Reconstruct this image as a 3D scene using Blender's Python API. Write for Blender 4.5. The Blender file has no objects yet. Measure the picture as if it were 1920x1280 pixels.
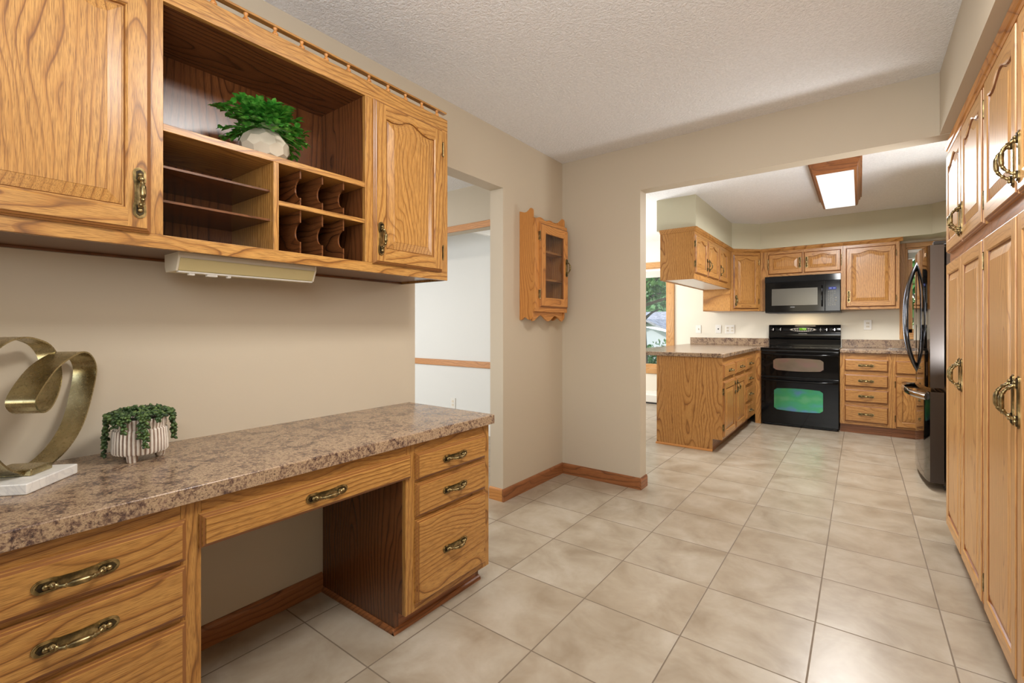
import bpy, bmesh, math, random
from mathutils import Vector, Matrix, Euler, noise as mnoise

R = math.radians
PI = math.pi
rnd = random.Random(7)
scene = bpy.context.scene
COL = scene.collection

# ------------------------------------------------------------------ camera
cam_d = bpy.data.cameras.new('camera')
cam_d.sensor_width = 36.0
cam_d.lens = 872.54 / 1920 * 36
cam_d.shift_y = -27.27 / 1920
cam_d.clip_start = 0.02
cam_d.clip_end = 300
cam = bpy.data.objects.new('camera', cam_d)
cam.location = (1.894, -3.198, 1.156)
cam.rotation_euler = (R(90), 0, 0.6423)
COL.objects.link(cam)
scene.camera = cam

# ------------------------------------------------------------------ view + sky + lights
scene.view_settings.view_transform = 'Standard'
scene.view_settings.look = 'None'
scene.view_settings.exposure = 0.0
scene.view_settings.gamma = 1.0
scene.view_settings.use_curve_mapping = False

world = bpy.data.worlds.new('sky_world')
scene.world = world
world.use_nodes = True
wn = world.node_tree
for n in list(wn.nodes):
    wn.nodes.remove(n)
w_out = wn.nodes.new('ShaderNodeOutputWorld')
w_bg = wn.nodes.new('ShaderNodeBackground')
w_sky = wn.nodes.new('ShaderNodeTexSky')
w_sky.sky_type = 'NISHITA'
w_sky.sun_disc = False
w_sky.sun_elevation = R(48)
w_sky.sun_rotation = R(200)
w_sky.air_density = 1.4
w_sky.dust_density = 2.0
w_bg.inputs['Strength'].default_value = 0.40
wn.links.new(w_sky.outputs['Color'], w_bg.inputs['Color'])
wn.links.new(w_bg.outputs['Background'], w_out.inputs['Surface'])


def sun_lamp(name, direction, energy, angle, color):
    d = bpy.data.lights.new(name, 'SUN')
    d.energy = energy
    d.angle = R(angle)
    d.color = color
    o = bpy.data.objects.new(name, d)
    o.rotation_euler = Vector(direction).to_track_quat('-Z', 'Y').to_euler()
    o.location = (0, -6, 8)
    COL.objects.link(o)


def area_lamp(name, loc, target, sx, sy, energy, color=(1, 1, 1)):
    d = bpy.data.lights.new(name, 'AREA')
    d.shape = 'RECTANGLE'
    d.size = sx
    d.size_y = sy
    d.energy = energy
    d.color = color
    o = bpy.data.objects.new(name, d)
    o.location = loc
    o.rotation_euler = (Vector(target) - Vector(loc)).to_track_quat('-Z', 'Y').to_euler()
    COL.objects.link(o)
    return o


sun_lamp('sun', (0.25, 0.75, -0.75), 3.0, 2.0, (1.0, 0.95, 0.86))
# strobe bounced off the ceiling above and behind the camera, and the ceiling lamp of the near room
area_lamp('bounce_strobe_light', (1.75, -3.45, 1.75), (1.55, -2.7, 2.45), 1.1, 1.1, 38, (0.96, 0.98, 1.0))
area_lamp('near_ceiling_light', (1.75, -2.05, 2.43), (1.70, -2.05, 0), 0.55, 0.55, 42, (1.0, 0.97, 0.93))
area_lamp('kitchen_bounce_fill', (2.55, 0.66, 0.95), (2.2, 0.9, 2.45), 0.4, 0.4, 28, (0.95, 0.98, 1.0))  # unseen fill added to brighten the kitchen ceiling
# added lamps standing in for unseen back-wall and hall window daylight
area_lamp('back_daylight_fill', (1.2, -5.3, 1.5), (1.1, 0, 1.1), 1.8, 1.3, 6, (0.97, 0.98, 1.0))
area_lamp('hall_window_light', (-4.2, -2.6, 1.45), (-0.3, -0.6, 1.15), 2.2, 1.5, 110, (0.93, 0.97, 1.0))
area_lamp('hall_overhead_fill', (-1.9, -1.6, 2.40), (-1.9, -1.6, 0), 0.4, 0.4, 22, (1.0, 0.9, 0.78))  # unseen fill for the hall, no fixture modelled
area_lamp('kitchen_ceiling_light', (1.735, 1.82, 2.315), (1.735, 1.82, 0), 0.26, 1.2, 58, (1.0, 0.99, 0.97))
area_lamp('dining_side_fill', (-2.1, 2.2, 1.5), (0.4, 2.2, 1.2), 1.6, 1.3, 80, (0.95, 0.98, 1.0))  # added side fill brightening the dining area, no window behind it
area_lamp('dining_bounce_fill', (-1.1, 2.0, 1.1), (-0.8, 2.0, 2.45), 0.6, 0.6, 24, (0.95, 0.98, 1.0))  # unseen upward fill added for the dining and kitchen ceiling
area_lamp('cooktop_light', (1.33, 3.50, 1.318), (1.33, 3.55, 0.9), 0.22, 0.06, 1.3, (1.0, 0.78, 0.5))


# ------------------------------------------------------------------ materials
class NT:
    """small node-graph helper"""

    def __init__(self, name):
        self.m = bpy.data.materials.new(name)
        self.m.use_nodes = True
        self.t = self.m.node_tree
        for n in list(self.t.nodes):
            self.t.nodes.remove(n)
        self.out = self.t.nodes.new('ShaderNodeOutputMaterial')

    def n(self, kind, **props):
        nd = self.t.nodes.new(kind)
        for k, v in props.items():
            setattr(nd, k, v)
        return nd

    def put(self, sock, val):
        if hasattr(val, 'is_linked') or isinstance(val, bpy.types.NodeSocket):
            self.t.links.new(val, sock)
        else:
            sock.default_value = val

    def math(self, op, a, b=None, c=None):
        nd = self.n('ShaderNodeMath', operation=op)
        self.put(nd.inputs[0], a)
        if b is not None:
            self.put(nd.inputs[1], b)
        if c is not None:
            self.put(nd.inputs[2], c)
        return nd.outputs[0]

    def comb(self, x, y, z):
        nd = self.n('ShaderNodeCombineXYZ')
        for i, v in enumerate((x, y, z)):
            self.put(nd.inputs[i], v)
        return nd.outputs[0]

    def sep(self, v):
        nd = self.n('ShaderNodeSeparateXYZ')
        self.put(nd.inputs[0], v)
        return nd.outputs

    def noise(self, vec, scale, detail=2.0, rough=0.5, dist=0.0):
        nd = self.n('ShaderNodeTexNoise')
        self.put(nd.inputs['Vector'], vec)
        nd.inputs['Scale'].default_value = scale
        nd.inputs['Detail'].default_value = detail
        nd.inputs['Roughness'].default_value = rough
        nd.inputs['Distortion'].default_value = dist
        return nd.outputs[0]

    def ramp(self, fac, stops, interp='LINEAR'):
        nd = self.n('ShaderNodeValToRGB')
        nd.color_ramp.interpolation = interp
        el = nd.color_ramp.elements
        el[0].position, el[0].color = stops[0][0], col4(stops[0][1])
        el[1].position, el[1].color = stops[1][0], col4(stops[1][1])
        for p, c in stops[2:]:
            e = el.new(p)
            e.color = col4(c)
        self.put(nd.inputs[0], fac)
        return nd.outputs[0]

    def mix(self, fac, a, b, mode='MIX'):
        nd = self.n('ShaderNodeMix', data_type='RGBA', blend_type=mode)
        self.put(nd.inputs[0], fac)
        self.put(nd.inputs[6], col4(a) if isinstance(a, tuple) else a)
        self.put(nd.inputs[7], col4(b) if isinstance(b, tuple) else b)
        return nd.outputs[2]

    def bump(self, height, strength, dist):
        nd = self.n('ShaderNodeBump')
        nd.inputs['Strength'].default_value = strength
        nd.inputs['Distance'].default_value = dist
        self.put(nd.inputs['Height'], height)
        return nd.outputs[0]

    def pbr(self, color, rough=0.5, metal=0.0, normal=None, spec=0.5, **kw):
        p = self.n('ShaderNodeBsdfPrincipled')
        self.put(p.inputs['Base Color'], col4(color) if isinstance(color, tuple) else color)
        self.put(p.inputs['Roughness'], rough)
        self.put(p.inputs['Metallic'], metal)
        p.inputs['Specular IOR Level'].default_value = spec
        if normal is not None:
            self.put(p.inputs['Normal'], normal)
        for k, v in kw.items():
            self.put(p.inputs[k.replace('_', ' ')], v)
        self.t.links.new(p.outputs[0], self.out.inputs[0])
        return self.m

    def obj(self):
        return self.n('ShaderNodeTexCoord').outputs['Object']

    def orand(self):
        return self.n('ShaderNodeObjectInfo').outputs['Random']


def col4(c):
    return tuple(c) + (1.0,) if len(c) == 3 else tuple(c)


def srgb(r, g, b):
    f = lambda u: (u / 255 / 12.92) if u / 255 <= 0.04045 else ((u / 255 + 0.055) / 1.055) ** 2.4
    return (f(r), f(g), f(b))


def oak(name, axis, light, mid, dark, rough=0.30, ringd=66.0, pore=0.72):
    g = NT(name)
    o = g.sep(g.obj())
    a, b, c = {'X': (o[2], o[1], o[0]), 'Y': (o[0], o[2], o[1]), 'Z': (o[0], o[1], o[2])}[axis]
    if axis == 'Y':
        a, b = o[0], o[2]
    rn = g.orand()
    r1 = g.math('MULTIPLY', rn, 7.31)
    r2 = g.math('MULTIPLY', rn, 13.7)
    ab = g.math('ADD', a, b)                       # both cross axes contribute, so every face shows figure
    a0 = g.math('ADD', ab, r1)
    c0 = g.math('ADD', c, r2)
    wob = g.noise(g.comb(g.math('MULTIPLY', a0, 5.0), b, g.math('MULTIPLY', c0, 1.7)), 1.0, 2.0, 0.5)
    wob = g.math('SUBTRACT', wob, 0.5)
    wob2 = g.noise(g.comb(g.math('MULTIPLY', a0, 16.0), b, g.math('MULTIPLY', c0, 5.0)), 1.0, 2.0, 0.55)
    wob2 = g.math('SUBTRACT', wob2, 0.5)
    ap = g.math('PINGPONG', g.math('MULTIPLY_ADD', wob, 0.09, a0), 0.15)
    bb = g.math('MULTIPLY_ADD', c0, 0.085, g.math('MULTIPLY', wob, 0.16))
    bb = g.math('PINGPONG', bb, 0.12)
    r = g.math('SQRT', g.math('ADD', g.math('MULTIPLY', ap, ap), g.math('MULTIPLY', bb, bb)))
    ph = g.math('MULTIPLY_ADD', r, ringd, g.math('MULTIPLY', wob2, 0.75))
    fr = g.math('FRACT', ph)
    soft = tuple(x * 0.6 + y * 0.4 for x, y in zip(light, mid))
    ringc = g.ramp(fr, [(0.0, soft), (0.18, light), (0.48, light), (0.68, soft), (0.84, mid), (0.93, dark), (1.0, mid)])
    # the strong dark rings come and go along the board
    mk = g.noise(g.comb(g.math('MULTIPLY', a0, 9.0), g.math('MULTIPLY', b, 3.0), g.math('MULTIPLY', c0, 2.2)), 1.0, 2.0, 0.5)
    mk = g.ramp(mk, [(0.34, (0.42, 0.42, 0.42)), (0.58, (1, 1, 1))])
    ringc = g.mix(mk, soft, ringc)
    # fine straight pores
    pv = g.comb(g.math('MULTIPLY', a0, 900.0), g.math('MULTIPLY', b, 900.0), g.math('MULTIPLY', c0, 26.0))
    pn = g.noise(pv, 1.0, 2.0, 0.6)
    pm = g.ramp(pn, [(0.36, (0, 0, 0)), (0.54, (1, 1, 1))])
    col = g.mix(g.math('MULTIPLY', g.math('SUBTRACT', 1.0, pm), pore), ringc, dark)
    # broad tone shifts of the boards
    bt = g.noise(g.comb(g.math('MULTIPLY', a0, 7.0), b, g.math('MULTIPLY', c0, 0.8)), 1.0, 2.0, 0.5)
    col = g.mix(g.math('MULTIPLY', bt, 0.38), col, mid)
    nrm = g.bump(pn, 0.06, 0.002)
    return g.pbr(col, rough, 0.0, nrm, 0.5)


OAK_L, OAK_M, OAK_D = srgb(190, 142, 76), srgb(160, 108, 50), srgb(88, 52, 24)
M = {}
for ax in 'XYZ':
    M['oak' + ax] = oak('honey_oak_' + ax, ax, OAK_L, OAK_M, OAK_D)
KL, KM, KD = srgb(198, 147, 83), srgb(166, 112, 54), srgb(98, 58, 28)
for ax in 'XYZ':
    M['koak' + ax] = oak('kitchen_oak_' + ax, ax, KL, KM, KD, 0.3, 58.0)
PL, PM, PD = srgb(200, 154, 97), srgb(180, 131, 76), srgb(132, 84, 44)
for ax in 'XYZ':
    M['poak' + ax] = oak('pantry_oak_' + ax, ax, PL, PM, PD, 0.34, 52.0, 0.4)
RL, RM, RD = srgb(206, 144, 76), srgb(184, 120, 56), srgb(128, 76, 34)
for ax in 'XYZ':
    M['roak' + ax] = oak('reddish_oak_' + ax, ax, RL, RM, RD, 0.4, 70.0, 0.4)


DL, DM, DD = srgb(118, 71, 38), srgb(92, 53, 27), srgb(40, 21, 11)  # darker plywood stain, deepened to carry the shade inside hutch and knee hole
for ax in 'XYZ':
    M['doak' + ax] = oak('dark_shaded_oak_plywood_' + ax, ax, DL, DM, DD, 0.24, 52.0, 0.5)
BL, BM, BD = srgb(160, 102, 60), srgb(134, 82, 45), srgb(84, 48, 25)
for ax in 'XYZ':
    M['boak' + ax] = oak('baseboard_oak_' + ax, ax, BL, BM, BD, 0.35, 46.0, 0.5)
GRV = {'oak': srgb(132, 84, 40), 'koak': srgb(128, 80, 42), 'poak': srgb(130, 76, 36), 'roak': srgb(136, 84, 42)}


def paint(name, color, bumpy=0.02):
    g = NT(name)
    o = g.obj()
    n1 = g.noise(o, 1.3, 3.0)
    n2 = g.noise(o, 260.0, 2.0)
    c = g.mix(g.math('MULTIPLY', n1, 0.10), color, tuple(x * 0.86 for x in color))
    return g.pbr(c, 0.55, 0.0, g.bump(n2, bumpy, 0.004), 0.35)


for k_, c_ in GRV.items():
    g_ = NT(k_ + '_groove_glaze')
    M[k_ + 'G'] = g_.pbr(c_, 0.32)
M['paint'] = paint('beige_wall_paint', srgb(194, 181, 160))
M['paint_hall_lit'] = paint('daylit_beige_paint', srgb(224, 224, 220))  # same beige paint, lightened to carry the daylight in the hall
M['paint_kitchen'] = paint('cream_kitchen_paint', srgb(226, 219, 202))
M['paint_soffit'] = paint('greenish_beige_soffit', srgb(193, 188, 164))  # beige shifted slightly green for the kitchen soffit
M['white_paint'] = paint('white_paint', srgb(236, 234, 228))


def mk_ceiling():
    g = NT('popcorn_ceiling')
    o = g.obj()
    n1 = g.noise(o, 75.0, 3.0, 0.65)
    n2 = g.noise(o, 160.0, 2.0, 0.6)
    h = g.math('MULTIPLY_ADD', n2, 0.5, n1)
    h = g.ramp(h, [(0.55, (0, 0, 0)), (0.95, (1, 1, 1))])
    c = g.mix(h, srgb(232, 231, 230), srgb(244, 243, 243))
    return g.pbr(c, 0.9, 0.0, g.bump(h, 0.55, 0.010), 0.1)


M['ceiling'] = mk_ceiling()


def mk_tile():
    g = NT('beige_floor_tile')
    o = g.sep(g.obj())
    S = 0.4
    u = g.math('DIVIDE', g.math('SUBTRACT', o[0], 0.1533), S)
    v = g.math('DIVIDE', g.math('SUBTRACT', o[1], 0.1742), S)
    du = g.math('ABSOLUTE', g.math('SUBTRACT', g.math('FRACT', g.math('ADD', u, 0.5)), 0.5))
    dv = g.math('ABSOLUTE', g.math('SUBTRACT', g.math('FRACT', g.math('ADD', v, 0.5)), 0.5))
    d = g.math('MINIMUM', du, dv)
    grout = g.ramp(d, [(0.0045, (1, 1, 1)), (0.0062, (0, 0, 0))])
    iu = g.math('FLOOR', u)
    iv = g.math('FLOOR', v)
    wn_ = g.n('ShaderNodeTexWhiteNoise', noise_dimensions='2D')
    g.put(wn_.inputs['Vector'], g.comb(iu, iv, 0.0))
    rv = wn_.outputs['Value']
    base = g.comb(g.math('MULTIPLY_ADD', rv, 31.0, o[0]), g.math('MULTIPLY_ADD', rv, 17.0, o[1]), rv)
    n1 = g.noise(base, 4.5, 4.0, 0.6, 0.4)
    n2 = g.noise(base, 38.0, 4.0, 0.65)
    n3 = g.noise(base, 230.0, 2.0, 0.6)
    c = g.ramp(n1, [(0.30, srgb(142, 128, 109)), (0.5, srgb(167, 155, 137)), (0.70, srgb(184, 175, 160))])
    c = g.mix(g.math('MULTIPLY', n2, 0.35), c, srgb(142, 126, 104))
    c = g.mix(g.math('MULTIPLY', rv, 0.15), c, srgb(162, 143, 118))
    c = g.mix(grout, c, srgb(112, 98, 82))
    h = g.math('SUBTRACT', g.math('MULTIPLY_ADD', n3, 0.06, g.math('MULTIPLY', n2, 0.10)), g.math('MULTIPLY', grout, 0.8))
    return g.pbr(c, g.math('MULTIPLY_ADD', grout, 0.4, 0.30), 0.0, g.bump(h, 0.35, 0.004), 0.5)


M['tile'] = mk_tile()


def mk_laminate():
    g = NT('brown_stone_laminate')
    o = g.obj()
    n1 = g.noise(o, 14.0, 4.0, 0.6, 0.6)
    n2 = g.noise(o, 85.0, 5.0, 0.74, 0.4)
    n3 = g.noise(o, 230.0, 3.0, 0.7)
    f = g.math('MULTIPLY_ADD', n1, 0.40, g.math('MULTIPLY', n2, 0.60))
    c = g.ramp(f, [(0.36, srgb(54, 42, 42)), (0.43, srgb(98, 75, 64)), (0.49, srgb(140, 115, 93)),
                   (0.54, srgb(171, 146, 116)), (0.60, srgb(137, 110, 91)), (0.67, srgb(100, 78, 74))])
    sp = g.ramp(n3, [(0.36, (1, 1, 1)), (0.44, (0, 0, 0))])
    c = g.mix(g.math('MULTIPLY', sp, 0.75), c, srgb(48, 36, 38))
    sp2 = g.ramp(n3, [(0.60, (0, 0, 0)), (0.68, (1, 1, 1))])
    c = g.mix(g.math('MULTIPLY', sp2, 0.5), c, srgb(200, 176, 144))
    return g.pbr(c, 0.22, 0.0, g.bump(n3, 0.03, 0.002), 0.5)


M['laminate'] = mk_laminate()


def plain(name, color, rough=0.5, metal=0.0, spec=0.5, **kw):
    g = NT(name)
    n1 = g.noise(g.obj(), 18.0, 3.0)
    c = g.mix(g.math('MULTIPLY', n1, 0.16), color, tuple(x * 0.8 for x in color))
    return g.pbr(c, rough, metal, None, spec, **kw)


def mk_brass(name, cs):
    g = NT(name)
    n1 = g.noise(g.obj(), 55.0, 3.0)
    c = g.ramp(n1, [(0.34, cs[0]), (0.5, cs[1]), (0.66, cs[2])])
    return g.pbr(c, 0.27, 0.9)


M['brass'] = mk_brass('antique_brass', (srgb(92, 80, 54), srgb(130, 113, 76), srgb(174, 153, 108)))
M['brassdark'] = mk_brass('antique_brass_patina', (srgb(36, 32, 28), srgb(56, 50, 40), srgb(84, 74, 54)))


def mk_gold():
    g = NT('brushed_champagne_metal')
    o = g.obj()
    n1 = g.noise(o, 14.0, 4.0, 0.6)
    n2 = g.noise(o, 140.0, 3.0, 0.7)
    c = g.ramp(n1, [(0.3, srgb(152, 138, 100)), (0.55, srgb(178, 163, 122)), (0.75, srgb(200, 186, 148))])
    c = g.mix(g.ramp(n2, [(0.66, (0, 0, 0)), (0.74, (0.6, 0.6, 0.6))]), c, srgb(128, 112, 76))
    return g.pbr(c, g.math('MULTIPLY_ADD', n2, 0.2, 0.16), 0.95, g.bump(n2, 0.05, 0.002))


M['gold'] = mk_gold()


def mk_marble():
    g = NT('white_marble')
    o = g.obj()
    n1 = g.noise(o, 9.0, 5.0, 0.6, 1.4)
    c = g.ramp(n1, [(0.46, srgb(226, 223, 217)), (0.49, srgb(212, 209, 205)), (0.52, srgb(228, 225, 219))])
    return g.pbr(c, 0.3)


M['marble'] = mk_marble()
M['ceramic'] = plain('cream_ceramic', srgb(192, 181, 162), 0.2)


def mk_ribpot():
    g = NT('glazed_ribbed_ceramic')
    v = g.obj()
    o = g.sep(v)
    an = g.math('ARCTAN2', o[1], o[0])
    w_ = g.math('MULTIPLY_ADD', g.math('COSINE', g.math('MULTIPLY', an, 38.0)), -0.5, 0.5)
    n1 = g.noise(v, 45.0, 3.0)
    f1 = g.math('MULTIPLY_ADD', n1, 0.5, g.math('MULTIPLY', w_, 0.75))
    c = g.ramp(f1, [(0.30, srgb(232, 225, 214)), (0.62, srgb(214, 202, 188)), (0.92, srgb(136, 112, 96))])
    return g.pbr(c, 0.3)


M['ribpot'] = mk_ribpot()


def leafmat(name, c1, c2, c3, scale, rough=0.4):
    g = NT(name)
    n1 = g.noise(g.obj(), scale, 2.0)
    c = g.ramp(n1, [(0.3, c1), (0.5, c2), (0.72, c3)])
    return g.pbr(c, rough, 0.0, None, 0.4)


M['leaf'] = leafmat('glossy_green_leaf', srgb(34, 88, 26), srgb(62, 132, 42), srgb(116, 178, 78), 60.0, 0.34)
M['succulent'] = leafmat('dark_green_succulent', srgb(30, 48, 29), srgb(56, 80, 40), srgb(104, 126, 68), 70.0, 0.42)
M['soil'] = plain('dark_moss', srgb(44, 52, 30), 0.9)
M['treeleaf'] = leafmat('tree_leaf', srgb(38, 82, 40), srgb(70, 120, 58), srgb(128, 168, 96), 1.2, 0.6)
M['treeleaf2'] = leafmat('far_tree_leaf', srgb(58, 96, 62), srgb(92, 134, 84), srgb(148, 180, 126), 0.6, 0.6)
M['bark'] = plain('bark', srgb(88, 76, 64), 0.9)
M['grass'] = leafmat('lawn_grass', srgb(70, 112, 56), srgb(98, 140, 74), srgb(130, 168, 98), 3.0, 0.8)
M['roof'] = leafmat('grey_shingle', srgb(116, 116, 122), srgb(142, 142, 150), srgb(166, 166, 174), 6.0, 0.85)
M['siding'] = plain('white_siding', srgb(178, 184, 192), 0.6)
M['shutter'] = plain('blue_grey_pane', srgb(130, 160, 190), 0.3)
M['fence'] = plain('green_fence', srgb(52, 104, 84), 0.7)
M['black'] = plain('black_gloss_enamel', srgb(10, 10, 11), 0.09, 0.0, 0.25)
M['blackmatte'] = plain('black_plastic', srgb(20, 20, 22), 0.35)
M['blackglass'] = plain('black_glass', srgb(8, 8, 9), 0.05, 0.0, 0.28)
M['mwglass'] = plain('grey_mesh_glass', srgb(96, 94, 88), 0.14, 0.25, 0.4)
M['chrome'] = plain('polished_chrome', srgb(212, 214, 218), 0.12, 1.0)
M['whiteplastic'] = plain('white_plastic', srgb(232, 229, 222), 0.35)
M['creamplastic'] = plain('cream_plastic', srgb(226, 216, 196), 0.4)
M['greyplastic'] = plain('grey_plastic', srgb(120, 120, 120), 0.4)
M['fixture_yellow'] = plain('yellowed_diffuser', srgb(206, 190, 140), 0.3)
M['darkslot'] = plain('dark_slot', srgb(40, 36, 34), 0.6)
M['stainless'] = plain('dark_stainless', srgb(112, 106, 100), 0.06, 1.0)
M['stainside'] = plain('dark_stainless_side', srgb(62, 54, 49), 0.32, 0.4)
M['handlemetal'] = plain('smoked_handle_metal', srgb(96, 98, 104), 0.14, 1.0)
M['heater'] = plain('heater_enamel', srgb(224, 220, 210), 0.4)
M['blind'] = plain('white_blind', srgb(232, 230, 224), 0.5)
M['shade'] = plain('pleated_shade', srgb(196, 190, 182), 0.7)
M['offgreen'] = plain('olive_button', srgb(112, 110, 102), 0.4)


def mk_irid(name, c1, c2, c3, c4):
    g = NT(name)
    o = g.sep(g.obj())
    n1 = g.noise(g.comb(g.math('MULTIPLY', o[0], 3.0), o[1], g.math('MULTIPLY', o[2], 5.0)), 1.6, 2.0)
    c = g.ramp(n1, [(0.30, c1), (0.44, c2), (0.56, c3), (0.70, c4)])
    return g.pbr(c, 0.16, 0.85, None, 0.6)


M['oven_green'] = mk_irid('green_coated_oven_glass', srgb(92, 128, 168), srgb(72, 150, 120), srgb(72, 152, 102), srgb(98, 160, 118))
M['oven_tan'] = mk_irid('tan_coated_oven_glass', srgb(150, 132, 122), srgb(160, 134, 130), srgb(150, 138, 124), srgb(140, 128, 116))


def emis(name, color, strength):
    g = NT(name)
    e = g.n('ShaderNodeEmission')
    e.inputs[0].default_value = col4(color)
    e.inputs[1].default_value = strength
    g.t.links.new(e.outputs[0], g.out.inputs[0])
    return g.m


M['diffuser'] = emis('lit_diffuser', (1.0, 0.985, 0.95), 1.15)
M['lcd_green'] = emis('green_display', srgb(120, 190, 40), 0.8)
M['lcd_digit'] = emis('bright_digit', srgb(220, 255, 150), 1.0)
M['lcd_blue'] = emis('blue_display', srgb(92, 100, 190), 0.6)
M['lcd_white'] = emis('pale_digit', srgb(190, 200, 240), 0.8)


def mk_glass(name, tint, gl=0.04):
    g = NT(name)
    t = g.n('ShaderNodeBsdfTransparent')
    t.inputs[0].default_value = col4(tint)
    s = g.n('ShaderNodeBsdfGlossy')
    s.inputs['Roughness'].default_value = 0.02
    lw = g.n('ShaderNodeLayerWeight')
    f = g.n('ShaderNodeMath', operation='MULTIPLY_ADD')
    g.t.links.new(g.math('POWER', lw.outputs['Facing'], 5.0), f.inputs[0])
    f.inputs[1].default_value = 0.85
    f.inputs[2].default_value = gl
    mx = g.n('ShaderNodeMixShader')
    g.t.links.new(f.outputs[0], mx.inputs[0])
    g.t.links.new(t.outputs[0], mx.inputs[1])
    g.t.links.new(s.outputs[0], mx.inputs[2])
    g.t.links.new(mx.outputs[0], g.out.inputs[0])
    return g.m


M['glass'] = mk_glass('window_glass', (0.95, 0.97, 0.97))
M['cabglass'] = mk_glass('smoky_cabinet_glass', (0.86, 0.86, 0.87))


# ------------------------------------------------------------------ mesh helpers
class MB:
    def __init__(self):
        self.v = []
        self.f = []
        self.mi = []

    def add(self, vs, fs, m=0):
        b = len(self.v)
        self.v += [tuple(p) for p in vs]
        for f in fs:
            self.f.append(tuple(b + i for i in f))
            self.mi.append(m)
        return self

    def box(self, x0, x1, y0, y1, z0, z1, m=0):
        vs = [(x0, y0, z0), (x1, y0, z0), (x1, y1, z0), (x0, y1, z0), (x0, y0, z1), (x1, y0, z1), (x1, y1, z1), (x0, y1, z1)]
        return self.add(vs, [(0, 3, 2, 1), (4, 5, 6, 7), (0, 1, 5, 4), (1, 2, 6, 5), (2, 3, 7, 6), (3, 0, 4, 7)], m)

    def prism(self, poly, axis, a0, a1, m=0):
        """poly: 2D points; axis x: (y,z) pairs, axis y: (x,z), axis z: (x,y)"""
        def p(u, w, a):
            return {'x': (a, u, w), 'y': (u, a, w), 'z': (u, w, a)}[axis]
        n = len(poly)
        vs = [p(u, w, a0) for u, w in poly] + [p(u, w, a1) for u, w in poly]
        fs = [tuple(range(n))[::-1], tuple(range(n, 2 * n))]
        fs += [(i, (i + 1) % n, n + (i + 1) % n, n + i) for i in range(n)]
        return self.add(vs, fs, m)

    def lathe(self, prof, c=(0, 0, 0), n=20, m=0, axis='z', rf=None):
        vs, fs = [], []
        for k, (r, h) in enumerate(prof):
            for i in range(n):
                t = 2 * PI * i / n
                rr = r * (rf(t, k) if rf else 1.0)
                x, y = rr * math.cos(t), rr * math.sin(t)
                q = {'z': (x, y, h), 'x': (h, x, y), 'y': (x, h, y)}[axis]
                vs.append((c[0] + q[0], c[1] + q[1], c[2] + q[2]))
        for k in range(len(prof) - 1):
            for i in range(n):
                j = (i + 1) % n
                fs.append((k * n + i, k * n + j, (k + 1) * n + j, (k + 1) * n + i))
        fs.append(tuple(range(n))[::-1])
        L = (len(prof) - 1) * n
        fs.append(tuple(range(L, L + n)))
        return self.add(vs, fs, m)

    def tube(self, path, rad, n=8, m=0, flat=None):
        pts = [Vector(p) for p in path]
        k = len(pts)
        if not hasattr(rad, '__len__'):
            rad = [rad] * k
        up = Vector((0, 0, 1))
        t0 = (pts[1] - pts[0]).normalized()
        if abs(t0.dot(up)) > 0.9:
            up = Vector((0, 1, 0))
        nrm = (up - t0 * up.dot(t0)).normalized()
        vs, fs = [], []
        for i in range(k):
            t = (pts[min(i + 1, k - 1)] - pts[max(i - 1, 0)]).normalized()
            nrm = (nrm - t * nrm.dot(t)).normalized()
            bi = t.cross(nrm)
            for j in range(n):
                a = 2 * PI * j / n
                ra, rb = (rad[i], rad[i]) if flat is None else (rad[i] * flat[0], rad[i] * flat[1])
                vs.append(pts[i] + nrm * (ra * math.cos(a)) + bi * (rb * math.sin(a)))
        for i in range(k - 1):
            for j in range(n):
                q = (j + 1) % n
                fs.append((i * n + j, i * n + q, (i + 1) * n + q, (i + 1) * n + j))
        fs.append(tuple(range(n))[::-1])
        fs.append(tuple(range((k - 1) * n, k * n)))
        return self.add(vs, fs, m)

    def ball(self, c, rx, ry=None, rz=None, n=8, m=0, mat=None):
        ry = rx if ry is None else ry
        rz = rx if rz is None else rz
        h = max(3, n // 2)
        vs = [(0, 0, -rz)]
        for k in range(1, h):
            p = -PI / 2 + PI * k / h
            for i in range(n):
                t = 2 * PI * i / n
                vs.append((rx * math.cos(p) * math.cos(t), ry * math.cos(p) * math.sin(t), rz * math.sin(p)))
        vs.append((0, 0, rz))
        fs = [(0, 1 + (i + 1) % n, 1 + i) for i in range(n)]
        for k in range(h - 2):
            for i in range(n):
                j = (i + 1) % n
                fs.append((1 + k * n + i, 1 + k * n + j, 1 + (k + 1) * n + j, 1 + (k + 1) * n + i))
        T = len(vs) - 1
        b = 1 + (h - 2) * n
        fs += [(b + i, b + (i + 1) % n, T) for i in range(n)]
        if mat is not None:
            vs = [mat @ Vector(q) for q in vs]
        vs = [(c[0] + q[0], c[1] + q[1], c[2] + q[2]) for q in vs]
        return self.add(vs, fs, m)

    def mesh(self, name, mats, smooth=35, bevel=0.0, recalc=True):
        me = bpy.data.meshes.new(name)
        me.from_pydata(self.v, [], self.f)
        for mt in (mats if isinstance(mats, (list, tuple)) else [mats]):
            me.materials.append(mt)
        me.polygons.foreach_set('material_index', self.mi)
        if recalc or bevel:
            bm = bmesh.new()
            bm.from_mesh(me)
            if recalc:
                bmesh.ops.recalc_face_normals(bm, faces=bm.faces)
            bm.to_mesh(me)
            bm.free()
        me.update()
        if smooth:
            me.shade_smooth()
            me.set_sharp_from_angle(angle=R(smooth))
        return me

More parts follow.
